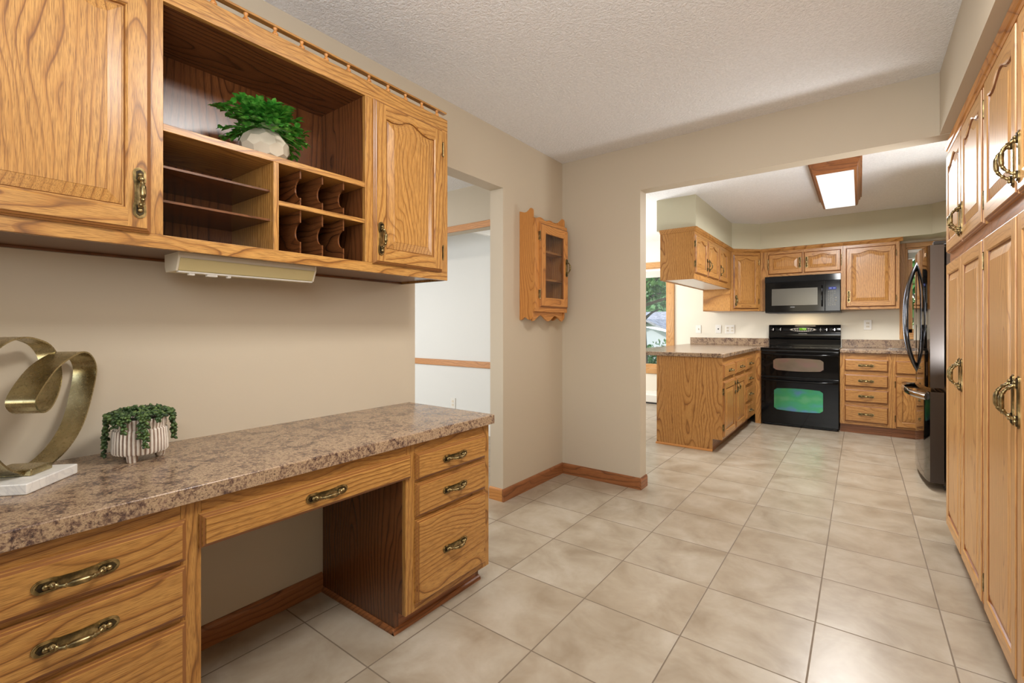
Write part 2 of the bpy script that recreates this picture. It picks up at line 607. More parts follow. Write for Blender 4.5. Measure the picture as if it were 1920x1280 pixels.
    def build(self, name, mats, parent=None, loc=(0, 0, 0), rot=(0, 0, 0), bevel=0.0, smooth=35, recalc=True):
        me = self.mesh(name, mats, smooth, 0, recalc)
        o = bpy.data.objects.new(name, me)
        o.location = loc
        o.rotation_euler = rot
        COL.objects.link(o)
        if parent is not None:
            o.parent = parent
        if bevel:
            md = o.modifiers.new('bevel', 'BEVEL')
            md.width = bevel
            md.segments = 2
            md.limit_method = 'ANGLE'
            md.angle_limit = R(40)
            md.harden_normals = True
        return o


def tag(o, label, cat, group=None):
    o['label'] = label
    o['category'] = cat
    if group:
        o['group'] = group
    return o


def thing(name, label, cat, loc=(0, 0, 0), rotz=0.0, group=None):
    o = bpy.data.objects.new(name, None)
    o.empty_display_size = 0.1
    o.location = loc
    o.rotation_euler = (0, 0, rotz)
    COL.objects.link(o)
    return tag(o, label, cat, group)


def struct(name, mb, mats, bevel=0.0, smooth=35, parent=None):
    o = mb.build(name, mats, parent, bevel=bevel, smooth=smooth)
    if parent is None:
        o['kind'] = 'structure'
    return o


def link_mesh(name, me, parent, loc, rot=(0, 0, 0)):
    o = bpy.data.objects.new(name, me)
    o.location = loc
    o.rotation_euler = rot
    o.parent = parent
    COL.objects.link(o)
    return o


# ------------------------------------------------------------------ pulls and hinges
def pull_mesh(L, reach=0.024, name='cabinet_pull', bold=1.0):
    """ornate bow pull on a back plate; along local x, front is -y"""
    b = MB()
    h = L / 2
    wd = 0.0145
    half = [(h, 0.0)]
    for k in range(1, 8):
        a = PI / 2 * k / 8
        half.append((h - 0.016 + 0.016 * math.cos(a), wd * math.sin(a)))
    half += [(h - 0.018, wd), (h - 0.034, wd * 0.98), (h - 0.042, wd * 0.80), (0.0, wd * 0.74)]
    right = half
    left = [(-x_, z_) for x_, z_ in reversed(half[:-1])]
    upper = right + left
    lower = [(x_, -z_) for x_, z_ in reversed(upper[1:-1])]
    pl = upper + lower
    b.prism(pl, 'y', 0.0, -0.0024)
    b.prism([(x_ * 0.965, z_ * 0.80) for x_, z_ in pl], 'y', -0.0022, -0.0038)
    for s in (1, -1):
        hx = [(s * (h - 0.006), 0.0), (s * (h - 0.012), 0.0080), (s * (h - 0.031), 0.0082), (s * (h - 0.038), 0.0),
              (s * (h - 0.031), -0.0082), (s * (h - 0.012), -0.0080)]
        b.prism(hx, 'y', -0.0036, -0.0066, 1)
        b.ball((s * (h - 0.020), -0.0085, 0), 0.0058 * bold, n=10)
        b.ball((s * (h - 0.030), -0.0085, 0), 0.0075, 0.005 * bold, 0.0062 * bold, n=10)
    N = 44
    g = h - 0.026
    path, rad = [], []
    for i in range(N + 1):
        t = -1 + 2 * i / N
        path.append((t * g, -(0.006 + reach * (1 - abs(t) ** 3.0)), 0))
        r = 0.0036 + 0.0034 * math.exp(-(t / 0.42) ** 6)
        for bp, ba in ((0.52, 0.0028), (0.62, 0.0016), (0.78, 0.0030), (0.92, 0.0022)):
            r += ba * math.exp(-((abs(t) - bp) / 0.035) ** 2)
        rad.append(r * bold)
    b.tube(path, rad, 12)
    return b.mesh(name, [M['brass'], M['brassdark']], 40)


PULL = pull_mesh(0.140)
PULL_DOOR = pull_mesh(0.135)
PULL_BIG = pull_mesh(0.155, 0.031, 'pantry_pull', 1.0)


def hinge_mesh():
    b = MB()
    b.box(-0.004, 0.004, -0.012, 0.001, -0.028, 0.028)
    b.lathe([(0.0035, -0.030), (0.0035, 0.030)], (0, -0.013, 0), 8)
    b.ball((0, -0.013, 0.032), 0.004, n=6)
    b.ball((0, -0.013, -0.032), 0.004, n=6)
    return b.mesh('hinge', M['brass'], 40)


HINGE = hinge_mesh()

# ------------------------------------------------------------------ doors and drawers (front at -y, x right, z up)
EDGE = [(0.0, 0.0), (0.0, -0.0075), (0.004, -0.009), (0.005, -0.0135), (0.010, -0.0155), (0.011, -0.019)]
EW = 0.011
T = 0.019


def edge_rings(b, w, h, m_side=0, m_top=1):
    rings = []
    for ins, y in EDGE:
        rings.append([(ins, y, ins), (w - ins, y, ins), (w - ins, y, h - ins), (ins, y, h - ins)])
    for k in range(len(rings) - 1):
        for i in range(4):
            j = (i + 1) % 4
            b.add([rings[k][i], rings[k][j], rings[k + 1][j], rings[k + 1][i]], [(0, 1, 2, 3)], 2 if k in (1, 3) else (m_top if i in (0, 2) else m_side))
    b.add(rings[0], [(3, 2, 1, 0)], m_side)


def raised_door(parent, x, z, w, h, oakn='oak', arch=0.026, stile=0.052, rail=0.056, toprail=0.060, pull=None, hinges=None,
                y=0.0, name='door', pullmesh=None, pane=None):
    """framed door with a raised panel, or a glazed one when pane is given"""
    b = MB()
    edge_rings(b, w, h)
    s, r = stile, rail
    N = 22
    half = w / 2

    def top(u):
        """u in -1..1 across the opening; height drop below the crest"""
        a = abs(u)
        if arch <= 0:
            return 0.0
        f = 0.0
        if a < 0.62:
            f = 0.5 + 0.5 * math.cos(PI * a / 0.62)
        else:
            f = -0.12 * math.sin(PI * min(1, (a - 0.62) / 0.30)) if a < 0.92 else 0.0
        return arch * (1 - f)

    def contour(ins):
        pts = []
        x0, x1 = s + ins, w - s - ins
        z0 = r + ins
        pts.append((x0, z0))
        pts.append((x1, z0))
        for k in range(N + 1):
            u = 1 - 2 * k / N
            xx = half + u * (x1 - x0) / 2
            pts.append((xx, h - toprail + arch - top(u) - ins))
        return pts

    # frame faces
    y0 = -T
    b.add([(EW, y0, EW), (s, y0, EW), (s, y0, h - EW), (EW, y0, h - EW)], [(0, 1, 2, 3)], 0)
    b.add([(w - s, y0, EW), (w - EW, y0, EW), (w - EW, y0, h - EW), (w - s, y0, h - EW)], [(0, 1, 2, 3)], 0)
    b.add([(s, y0, EW), (w - s, y0, EW), (w - s, y0, r), (s, y0, r)], [(0, 1, 2, 3)], 1)
    c0 = contour(0)
    tp = c0[2:]
    for k in range(N):
        (xa, za), (xb, zb) = tp[k], tp[k + 1]
        b.add([(xb, y0, zb), (xa, y0, za), (xa, y0, h - EW), (xb, y0, h - EW)], [(0, 1, 2, 3)], 1)
    if pane is None:
        prof = [(0.0, -T), (0.005, -0.0155), (0.007, -0.009), (0.0105, -0.009), (0.012, -0.011), (0.042, -0.0175), (0.043, -0.0185)]
    else:
        prof = [(0.0, -T), (0.005, -0.016), (0.007, -0.006)]
    rings = [[(px, yy, pz) for px, pz in contour(i)] for i, yy in prof]
    n = len(c0)
    for k in range(len(rings) - 1):
        for i in range(n):
            j = (i + 1) % n
            sl = 2 if k in (1, 3) else (1 if (i == 0 or 2 <= i < n - 1) and k < 3 else 0)
            b.add([rings[k][i], rings[k][j], rings[k + 1][j], rings[k + 1][i]], [(0, 1, 2, 3)], sl)
    if pane is None:
        L = rings[-1]
        zb = L[0][2]
        tops = L[2:]
        for k in range(N):
            a_, c_ = tops[k], tops[k + 1]
            b.add([(c_[0], c_[1], zb), (a_[0], a_[1], zb), a_, c_], [(0, 1, 2, 3)], 0)
    else:
        b.f = [f for f in b.f]
    o = b.build(name, [M[oakn + 'Z'], M[oakn + 'X'], M[oakn + 'G']], parent, (x, y, z), smooth=30, recalc=False)
    if pane is not None:
        # open back for glazed doors: drop the back slab face
        me = o.data
        bm = bmesh.new()
        bm.from_mesh(me)
        big = [f for f in bm.faces if abs(f.calc_center_median().y) < 1e-6 and f.calc_area() > 0.5 * w * h]
        bmesh.ops.delete(bm, geom=big, context='FACES')
        bm.to_mesh(me)
        bm.free()
        g = MB()
        g.box(s - 0.004, w - s + 0.004, -0.008, -0.005, r - 0.004, h - toprail + 0.004)
        g.build('glass_pane', pane, o)
    if pull:
        side, zc = pull[0], pull[1]
        px = (0.028 if side == 'L' else w - 0.028)
        link_mesh('handle', pullmesh or PULL_DOOR, o, (px, -T, zc), (0, R(90), 0))
    if hinges:
        hx = -0.002 if hinges == 'L' else w + 0.002
        for hz in (0.09, h - 0.09):
            link_mesh('hinge', HINGE, o, (hx, 0.0, hz))
    return o


def slab_drawer(parent, x, z, w, h, oakn='oak', pull=True, name='drawer', y=0.0):
    b = MB()
    edge_rings(b, w, h, 1, 1)
    b.add([(EW, -T, EW), (w - EW, -T, EW), (w - EW, -T, h - EW), (EW, -T, h - EW)], [(0, 1, 2, 3)], 1)
    o = b.build(name, [M[oakn + 'Z'], M[oakn + 'X'], M[oakn + 'G']], parent, (x, y, z), smooth=30, recalc=False)
    if pull:
        link_mesh('handle', PULL, o, (w / 2, -T, h / 2))
    return o


def face_frame(parent, x0, x1, z0, z1, stiles, rails, oakn='oak', y0=0.0, y1=0.019):
    """stiles: [(xa, xb)], rails: [(za, zb, xa, xb)]"""
    b = MB()
    for xa, xb in stiles:
        b.box(xa, xb, y0, y1, z0, z1, 0)
    for za, zb, xa, xb in rails:
        b.box(xa, xb, y0 + 0.0003, y1, za, zb, 1)
    return b.build('face_frame', [M[oakn + 'Z'], M[oakn + 'X']], parent, bevel=0.0012)


# ================================================================== STRUCTURE
CEIL = 2.45
HEAD = 2.13
XR = 2.95

b = MB()
b.box(-6.0, XR + 0.1, -5.7, 3.85, -0.12, 0.0)
struct('floor', b, M['tile'])

b = MB()
b.box(-6.0, XR + 0.1, -5.7, 3.85, CEIL, CEIL + 0.12)
struct('ceiling', b, M['ceiling'])

b = MB()          # left wall with the doorway
b.box(-0.11, 0, -5.7, -1.527, 0, CEIL)
b.box(-0.11, 0, -0.765, 0.0, 0, CEIL)
b.box(-0.11, 0, -1.527, -0.765, 2.076, CEIL)
struct('wall_left', b, M['paint'])

b = MB()          # far wall: pier, header over the kitchen opening
b.box(-0.11, 0.641, 0, 0.11, 0, CEIL)
b.box(0.641, XR, 0, 0.11, HEAD, CEIL)
struct('wall_far', b, M['paint'])

b = MB()
b.box(XR, XR + 0.1, -5.7, 3.85, 0, CEIL)
struct('wall_right', b, M['paint'])

b = MB()          # back wall behind the camera with a window opening
b.box(-6.0, 0.3, -5.7, -5.6, 0, CEIL)
b.box(2.1, XR, -5.7, -5.6, 0, CEIL)
b.box(0.3, 2.1, -5.7, -5.6, 0, 0.9)
b.box(0.3, 2.1, -5.7, -5.6, 2.1, CEIL)
struct('wall_back', b, M['paint'])

b = MB()          # pantry soffit
b.box(2.218, XR, -5.6, 0.0, 2.133, CEIL)
struct('wall_soffit_pantry', b, M['paint'])

# hall beyond the doorway
b = MB()
b.box(-6.0, -5.9, -5.6, 3.75, 0, CEIL)
struct('wall_hall_left', b, M['paint_hall_lit'])
b = MB()
b.box(-4.2, -0.11, 0.0, 0.11, 2.05, CEIL)
b.box(-6.0, -4.2, 0.0, 0.11, 0, CEIL)
struct('wall_hall_header', b, M['paint'])
b = MB()
b.box(-5.9, 0.0, 0.60, 0.70, 0, CEIL)
struct('wall_hall_far', b, M['paint_hall_lit'])
b = MB()
b.box(-0.11, 0.0, 0.11, 0.60, 0, CEIL)
struct('wall_hall_right', b, M['paint_hall_lit'])
b = MB()          # sloped ceiling over the stairs
zs = lambda x: 2.111 + (x + 1.251) * (2.183 - 2.111) / (-1.511 + 1.251)
b.prism([(-1.80, zs(-1.80)), (-0.11, zs(-0.11)), (-0.11, 2.449), (-1.80, 2.449)], 'y', 0.11, 0.60)
struct('wall_hall_slope', b, M['white_paint'])
b = MB()          # wall behind the dining area
b.box(-2.6, -2.5, 0.70, 3.75, 0, CEIL)
struct('wall_dining_left', b, M['paint_kitchen'])


def board(mb, x0, x1, y0, y1, z0, z1, m=0):
    mb.box(x0, x1, y0, y1, z0, z1, m)


b = MB()
b.box(-4.2, -0.11, -0.016, 0.0, 2.05, 2.108)
struct('trim_1', b, M['roakX'], 0.004)
b = MB()
b.box(-5.9, -0.11, 0.582, 0.60, 0.716, 0.785)
struct('trim_2', b, M['roakX'], 0.005)

# baseboards
BH = 0.082


def base_profile(d):
    return [(0, 0), (d, 0), (d, BH - 0.016), (d * 0.75, BH - 0.006), (d * 0.35, BH), (0, BH)]


b = MB()
b.prism(base_profile(0.012), 'y', -0.777, 0.0)
b.prism([(p[0], p[1]) for p in base_profile(0.012)], 'y', -2.72, -2.062)
struct('baseboard_left', b, M['boakY'], smooth=0)
b = MB()
b.prism([(-0.0 - p[0], p[1]) for p in base_profile(0.012)], 'x', 0.0125, 0.6405)
struct('baseboard_far', b, M['boakX'], smooth=0)
b = MB()
b.prism([(0.641 + p[0], p[1]) for p in base_profile(0.012)], 'y', -0.012, 0.112)
struct('baseboard_opening', b, M['boakY'], smooth=0)
b = MB()
b.prism([(-0.765 - p[0], p[1]) for p in base_profile(0.012)], 'x', -0.112, -0.0005)
struct('baseboard_doorway', b, M['roakX'], smooth=0)

# kitchen walls
YB = 3.72
b = MB()
WX0, WX1, WZ0, WZ1 = -1.85, -0.372, 0.53, 2.05      # dining window opening
VX0, VX1, VZ0, VZ1 = 2.308, 2.88, 1.07, 2.05        # sink window opening
b.box(-2.5, WX0, YB, YB + 0.13, 0, CEIL)
b.box(WX0, WX1, YB, YB + 0.13, 0, WZ0)
b.box(WX0, WX1, YB, YB + 0.13, WZ1, CEIL)
b.box(WX1, VX0, YB, YB + 0.13, 0, CEIL)
b.box(VX0, VX1, YB, YB + 0.13, 0, VZ0)
b.box(VX0, VX1, YB, YB + 0.13, VZ1, CEIL)
b.box(VX1, XR, YB, YB + 0.13, 0, CEIL)
struct('wall_kitchen_back', b, M['paint_kitchen'])
b = MB()
SZ = 2.133
b.prism([(0.225, 1.51), (0.61, 1.51), (0.61, 3.10), (0.885, 3.365), (2.50, 3.365), (2.68, 3.18), (2.68, 0.11), (XR, 0.11), (XR, YB), (0.225, YB)],
        'z', SZ, CEIL)
struct('wall_soffit_kitchen', b, M['paint_soffit'], smooth=0)


def window(idx, x0, x1, z0, z1, cas, mull):
    """casing, sash and pane on the back wall"""
    f = MB()
    y0 = YB - 0.022
    f.box(x0 - cas, x0, y0, YB, z0 - cas, z1 + cas, 0)
    f.box(x1, x1 + cas, y0, YB, z0 - cas, z1 + cas, 0)
    f.box(x0, x1, y0, YB, z1, z1 + cas, 1)
    f.box(x0, x1, y0, YB, z0 - cas, z0, 1)
    # jamb returns
    f.box(x0, x0 + 0.018, YB, YB + 0.13, z0, z1, 0)
    f.box(x1 - 0.018, x1, YB, YB + 0.13, z0, z1, 0)
    f.box(x0, x1, YB, YB + 0.13, z0, z0 + 0.018, 1)
    f.box(x0, x1, YB, YB + 0.13, z1 - 0.018, z1, 1)
    root = f.build('window_%d' % idx, [M['poakZ'], M['poakX']], None, bevel=0.004)
    root['kind'] = 'structure'
    s = MB()
    a, c = x0 + 0.018, x1 - 0.018
    ww = 0.045
    xs = [a] + mull + [c]
    s.box(a, c, YB + 0.05, YB + 0.085, z0 + 0.018, z0 + 0.018 + ww, 1)
    s.box(a, c, YB + 0.05, YB + 0.085, z1 - 0.018 - ww, z1 - 0.018, 1)
    for q in xs:
        lo = max(a, q - ww / 2) if q not in (a, c) else (a if q == a else c - ww)
        s.box(lo, lo + ww, YB + 0.05, YB + 0.085, z0 + 0.018, z1 - 0.018, 0)
    s.build('window_sash', [M['poakZ'], M['poakX']], root, bevel=0.003)
    g = MB()
    g.box(a + ww, c - ww, YB + 0.066, YB + 0.070, z0 + 0.018 + ww, z1 - 0.018 - ww)
    g.build('window_pane', M['glass'], root)
    return root


window(1, WX0, WX1, WZ0, WZ1, 0.078, [-1.15])
window(2, VX0, VX1, VZ0, VZ1, 0.055, [])

# ================================================================== DESK
DX = 0.55            # face of the desk cabinets
DB = 0.085           # bottom of the desk cabinets


def kick_profile(depth, front, recess, bottom, topz):
    """side panel outline in (y, z), y=0 at the face"""
    return [(front, bottom), (recess, bottom), (recess, 0.0), (depth, 0.0), (depth, topz), (front, topz)]


def desk_pedestal(label, y_left, w, xoff, drawers, knee_side):
    t = thing('desk_pedestal', label, 'desk cabinet', (DX, y_left, 0), R(90))
    TOP = 0.722
    D = DX - 0.002
    c = MB()
    for xa, xb in ((0, 0.018), (w - 0.018, w)):
        c.prism(kick_profile(D, 0.0195, 0.062, DB, TOP), 'x', xa, xb, 0)
    c.box(0.018, w - 0.018, 0.0195, D, DB, DB + 0.016, 0)
    c.box(0.018, w - 0.018, D - 0.008, D, DB, TOP, 0)
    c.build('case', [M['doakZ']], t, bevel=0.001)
    face_frame(t, 0, w, DB, TOP, [(0, 0.045), (w - 0.045, w)],
               [(0.680 - 0.012, TOP, 0.045, w - 0.045), (0.566 - 0.008, 0.585, 0.045, w - 0.045), (0.425, 0.448, 0.045, w - 0.045), (DB, 0.122, 0.045, w - 0.045)])
    k = MB()
    k.box(0.018, w - 0.018, 0.062, 0.078, 0.0, DB, 0)
    k.build('toe_kick', [M['boakX']], t)
    m = MB()
    q = [(0, 0), (0.012, 0), (0.012, 0.006), (0.009, 0.013), (0.004, 0.0175), (0, 0.019)]
    m.prism([(0.062 - a, z) for a, z in q], 'x', -0.012, w + 0.003, 0)
    m.prism([(0.0 - a, z) for a, z in q], 'y', 0.052, D, 0)
    m.build('shoe_moulding', [M['boakX']], t, smooth=0)
    for z0, z1 in drawers:
        slab_drawer(t, xoff, z0, 0.403, z1 - z0)
    return t


DR = [(0.579, 0.681), (0.441, 0.567), (0.112, 0.428)]
desk_pedestal('oak desk pedestal with three drawers at the doorway end of the desk', -2.058, 0.480, 0.042, DR, 'L')
desk_pedestal('oak desk pedestal at the near left end, under the twisted metal sculpture', -3.205, 0.482, 0.043, DR, 'R')

t = thing('pencil_drawer', 'shallow oak pencil drawer spanning the knee hole under the desk top', 'drawer', (DX, -2.7229, 0), R(90))
w = 2.7229 - 2.0581
b = MB()
b.box(0.0, w, 0.0, 0.019, 0.668, 0.722)
b.build('apron_rail', [M['oakX']], t, bevel=0.001)
b = MB()
b.box(0.06, w - 0.06, 0.002, 0.42, 0.606, 0.664)
b.build('drawer_box', [M['oakY']], t)
slab_drawer(t, -0.006, 0.596, w + 0.024, 0.086, name='drawer_front')

# counter top with a rolled front edge
b = MB()
pr = []
for k in range(7):
    a = PI / 2 * k / 6
    pr.append((0.575 - 0.004 + 0.004 * math.sin(a), 0.762 - 0.004 + 0.004 * math.cos(a)))
prof = [(0.0, 0.762)] + pr + [(0.575, 0.7225), (0.0, 0.7225)]
b.prism(prof, 'y', -3.23, -1.567)
o = b.build('desk_countertop', M['laminate'], None, smooth=40)
tag(o, 'brown stone-pattern laminate desk top along the beige wall', 'countertop')

# ================================================================== HUTCH
HX = 0.33
HY0 = -3.185
HW = 3.185 - 1.617
t = thing('wall_hutch', 'oak wall cabinet over the desk with open cubbies between two doors', 'cabinet', (HX, HY0, 0), R(90))
lx = lambda y: y - HY0
D = HX - 0.001
Z0, Z1 = 1.375, 2.133
b = MB()
b.box(0, 0.018, 0.0195, D, Z0 + 0.002, Z1, 0)
b.box(HW - 0.018, HW, 0.0195, D, Z0, Z1, 0)
b.box(0.018, HW - 0.018, 0.0195, D, Z0 + 0.007, Z0 + 0.038, 1)
b.box(0.018, HW - 0.018, 0.0195, D, 2.072, 2.090, 1)
b.box(0.018, HW - 0.018, 0.0195, D, Z1 - 0.014, Z1, 1)
b.box(0.018, HW - 0.018, D - 0.008, D, Z0 + 0.020, Z1 - 0.014, 0)
b.box(lx(-2.757), lx(-2.741), 0.0195, D - 0.008, Z0 + 0.038, 2.072, 0)
b.box(lx(-2.072), lx(-2.056), 0.0195, D - 0.008, Z0 + 0.038, 2.072, 0)
b.box(0.018, HW - 0.018, D - 0.018, D, Z0, Z0 + 0.007, 1)
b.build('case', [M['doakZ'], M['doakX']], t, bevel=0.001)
b = MB()
b.box(HW - 0.0182, HW + 0.0006, 0.0191, D, Z0, Z1)
b.build('end_panel', [M['oakZ']], t)
b = MB()
for xa, xb in ((0, 0.045), (lx(-2.785), lx(-2.739)), (lx(-2.074), lx(-2.028)), (lx(-1.66), HW)):
    b.box(xa, xb, 0, 0.019, 1.4135, 2.0705, 0)
b.box(0, HW, 0.0003, 0.019, Z0, 1.4135, 1)
b.box(0, HW, 0.0003, 0.019, 2.0705, Z1, 1)
b.build('face_frame', [M['oakZ'], M['oakX']], t, bevel=0.0012)
b = MB()
x0, x1 = lx(-2.7405), lx(-2.0725)
b.box(x0, x1, 0.004, D - 0.008, 1.708, 1.7285)
b.build('display_shelf', [M['oakX']], t, bevel=0.001)
b = MB()
b.box(lx(-2.431), lx(-2.413), 0.004, D - 0.008, 1.4135, 1.708)
b.build('divider', [M['oakZ']], t, bevel=0.001)
b = MB()
b.box(lx(-2.413), x1, 0.004, D - 0.008, 1.566, 1.582)
b.build('pigeonhole_shelf', [M['oakX']], t, bevel=0.001)
for zz in (1.6105, 1.5125):
    b = MB()
    b.box(x0, lx(-2.431), 0.028, D - 0.008, zz, zz + 0.0065)
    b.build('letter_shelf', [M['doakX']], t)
for za, zb in ((1.582, 1.708), (1.4135, 1.566)):
    for yy in (-2.330, -2.246, -2.159):
        pts = [(D - 0.008, za), (0.018, za)]
        zc = (za + zb) / 2
        rr = 0.034
        pts.append((0.018, zc - rr))
        for k in range(1, 12):
            a = -PI / 2 + PI * k / 12
            pts.append((0.018 + rr * math.cos(a), zc + rr * math.sin(a)))
        pts += [(0.018, zc + rr), (0.018, zb), (D - 0.008, zb)]
        b = MB()
        b.prism(pts, 'x', lx(yy) - 0.0025, lx(yy) + 0.0025)
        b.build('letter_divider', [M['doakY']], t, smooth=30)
raised_door(t, lx(-3.150), 1.411, 0.380, 0.658, pull=('R', 0.103), hinges='L')
raised_door(t, lx(-2.041), 1.411, 0.380, 0.658, pull=('L', 0.100), hinges='R')
b = MB()
g = 0.018
b.box(0.01, HW + 0.008, g - 0.006, g + 0.018, Z1 + 0.034, Z1 + 0.042)
gr = b.build('gallery_rail', [M['oakX']], t, bevel=0.002)
for k in range(17):
    yy = -1.665 - 0.0939 * k
    if yy < -3.17:
        break
    s = MB()
    s.lathe([(0.0085, 0.0), (0.0080, 0.003), (0.0042, 0.005), (0.0094, 0.010), (0.0102, 0.014), (0.0070, 0.020), (0.0038, 0.025), (0.0068, 0.029), (0.0074, 0.034)],
            (0, 0, 0), 12)
    s.build('spindle', [M['roakZ']], gr, (lx(yy), g + 0.005, Z1), smooth=50)

# under-cabinet light
t = thing('under_cabinet_light', 'slim cream fluorescent light fixture fixed under the oak wall cabinet', 'light fixture', (0, -2.68, 0), 0)
b = MB()
L = 2.68 - 2.236
pf = [(0.14, 1.3968), (0.255, 1.3968), (0.255, 1.366), (0.236, 1.327), (0.15, 1.327), (0.14, 1.345)]
b.prism([(0.145, 1.3968), (0.25, 1.3968), (0.25, 1.366), (0.145, 1.366)], 'y', 0.004, L - 0.004)
b.build('housing', [M['creamplastic']], t, smooth=0, bevel=0.001)
for q in (0.0, L - 0.006):
    b = MB()
    b.prism(pf, 'y', q, q + 0.006)
    b.build('end_cap', [M['creamplastic']], t, smooth=0, bevel=0.001)
b = MB()
b.prism([(0.2535, 1.366), (0.2535, 1.3605), (0.236, 1.330), (0.232, 1.3275), (0.15, 1.3275), (0.15, 1.366)], 'y', 0.006, L - 0.006)
b.build('diffuser', [M['fixture_yellow']], t, smooth=0, bevel=0.002)
b = MB()
b.box(0.222, 0.238, 0.0061, L - 0.0061, 1.3225, 1.3275)
for q, ww in ((0.035, 0.016), (0.085, 0.030), (0.145, 0.010)):
    b.box(0.220, 0.236, q, q + ww, 1.316, 1.3225)
b.build('switch_strip', [M['whiteplastic']], t, bevel=0.001)

# ================================================================== CURIO CABINET
t = thing('curio_cabinet', 'small oak curio cabinet with glass door hung in the wall corner', 'cabinet', (0.130, -0.580, 0), R(90))
CW = 0.43
b = MB()


def curio_side(x0, x1):
    D = 0.129
    top = [(0.020, 1.950), (0.024, 1.962), (0.032, 1.968), (0.042, 1.966), (0.055, 1.955), (0.070, 1.945), (0.090, 1.944), (0.108, 1.951), (D, 1.957)]
    bot = [(D, 1.205), (0.118, 1.203), (0.105, 1.210), (0.090, 1.222), (0.075, 1.219), (0.060, 1.208), (0.045, 1.204), (0.030, 1.209), (0.022, 1.222)]
    front = [(0.020, 1.262), (0.0195, 1.262), (0.0195, 1.895), (0.020, 1.895)]
    return bot + front + top


for xa in (0.0, CW - 0.016):
    b = MB()
    b.prism(curio_side(0, 0), 'x', xa, xa + 0.016, 0)
    b.build('side_panel', [M['roakZ']], t, smooth=25, bevel=0.001)
b = MB()
xs = [0.016 + (CW - 0.032) * k / 40 for k in range(41)]
topz = lambda u: 1.905 + 0.022 * abs(math.sin(2.5 * PI * u)) ** 0.8 + 0.012 * math.cos(2 * PI * (u - 0.5)) * 0
pl = [(x_, 1.922 + 0.030 * abs(math.sin(PI * 3 * (x_ - 0.016) / (CW - 0.032))) ** 0.7) for x_ in xs]
botl = [(x_, 1.262 - 0.045 - 0.020 * math.cos(PI * 4 * (x_ - 0.016) / (CW - 0.032))) for x_ in xs]
b.prism(pl + [(xs[-1], 1.880), (xs[0], 1.880)], 'y', 0.095, 0.109, 0)
b.build('crest_board', [M['roakX']], t, smooth=25)
b = MB()
b.prism([(q, 1.275) for q in (xs[-1], xs[0])] + botl, 'y', 0.030, 0.042, 0)
b.build('apron_board', [M['roakX']], t, smooth=25)
for zz in (1.266, 1.484, 1.682, 1.880):
    b = MB()
    b.box(0.016, CW - 0.016, 0.020, 0.115, zz, zz + 0.014)
    b.build('shelf', [M['roakX']], t, bevel=0.001)
b = MB()
b.box(0.016, CW - 0.016, 0.122, 0.129, 1.262, 1.895)
b.build('backing', [M['roakZ']], t)
face_frame(t, 0, CW, 1.262, 1.898, [(0, 0.050), (CW - 0.040, CW)], [(1.262, 1.300, 0.05, CW - 0.04), (1.860, 1.898, 0.05, CW - 0.04)], 'roak', 0.0, 0.0195)
raised_door(t, 0.047, 1.292, 0.372, 0.580, 'roak', 0.0, 0.058, 0.062, 0.062, pull=('R', 0.30), hinges='L', pane=M['cabglass'])

# ================================================================== PANTRY
PX = 2.285


def pantry(label, y_far, w):
    t = thing('pantry_cabinet', label, 'cabinet', (PX, y_far, 0), R(-90))
    D = XR - PX - 0.002
    c = MB()
    for xa, xb in ((0, 0.018), (w - 0.018, w)):
        c.prism(kick_profile(D, 0.0195, 0.062, 0.085, 2.131), 'x', xa, xb, 0)
    c.box(0.018, w - 0.018, 0.0195, D, 0.085, 0.10, 0)
    c.box(0.018, w - 0.018, 0.0195, D, 1.515, 1.531, 0)
    c.box(0.018, w - 0.018, D - 0.008, D, 0.10, 2.131, 0)
    c.build('case', [M['poakZ']], t, bevel=0.001)
    face_frame(t, 0, w, 0.085, 2.131, [(0, 0.04), (w - 0.04, w)], [(0.085, 0.11, 0.04, w - 0.04), (1.490, 1.570, 0.04, w - 0.04), (2.05, 2.131, 0.04, w - 0.04)], 'boak')  # frame darkened with baseboard oak, standing in for shade between the doors
    k = MB()
    k.box(0.018, w - 0.018, 0.062, 0.078, 0, 0.085)
    k.build('toe_kick', [M['boakX']], t)
    cr = MB()
    cr.prism([(0.0, 2.098), (-0.008, 2.100), (-0.012, 2.108), (-0.018, 2.112), (-0.022, 2.124), (-0.026, 2.131), (0.0, 2.131)], 'x', -0.0 if True else 0, w)
    cr.build('crown_moulding', [M['roakX']], t, smooth=0)
    dw = (w - 0.036 - 0.006) / 2
    xa, xb = 0.018, 0.018 + dw + 0.006
    raised_door(t, xa, 0.090, dw, 1.408, 'poak', 0.0, 0.055, 0.060, 0.060, pull=('R', 0.845), hinges='L', name='lower_door', pullmesh=PULL_BIG)
    raised_door(t, xb, 0.090, dw, 1.408, 'poak', 0.0, 0.055, 0.060, 0.060, pull=('L', 0.845), hinges='R', name='lower_door', pullmesh=PULL_BIG)
    raised_door(t, xa, 1.550, dw, 0.528, 'poak', 0.030, 0.055, 0.060, 0.072, pull=('R', 0.105), hinges='L', name='upper_door', pullmesh=PULL_BIG)
    raised_door(t, xb, 1.550, dw, 0.528, 'poak', 0.030, 0.055, 0.060, 0.072, pull=('L', 0.105), hinges='R', name='upper_door', pullmesh=PULL_BIG)
    return t


pantry('tall oak pantry cabinet nearer the refrigerator, at the kitchen opening', 0.245, 0.955)
pantry('tall oak pantry cabinet cut by the right edge of the photo', -0.7105, 0.955)

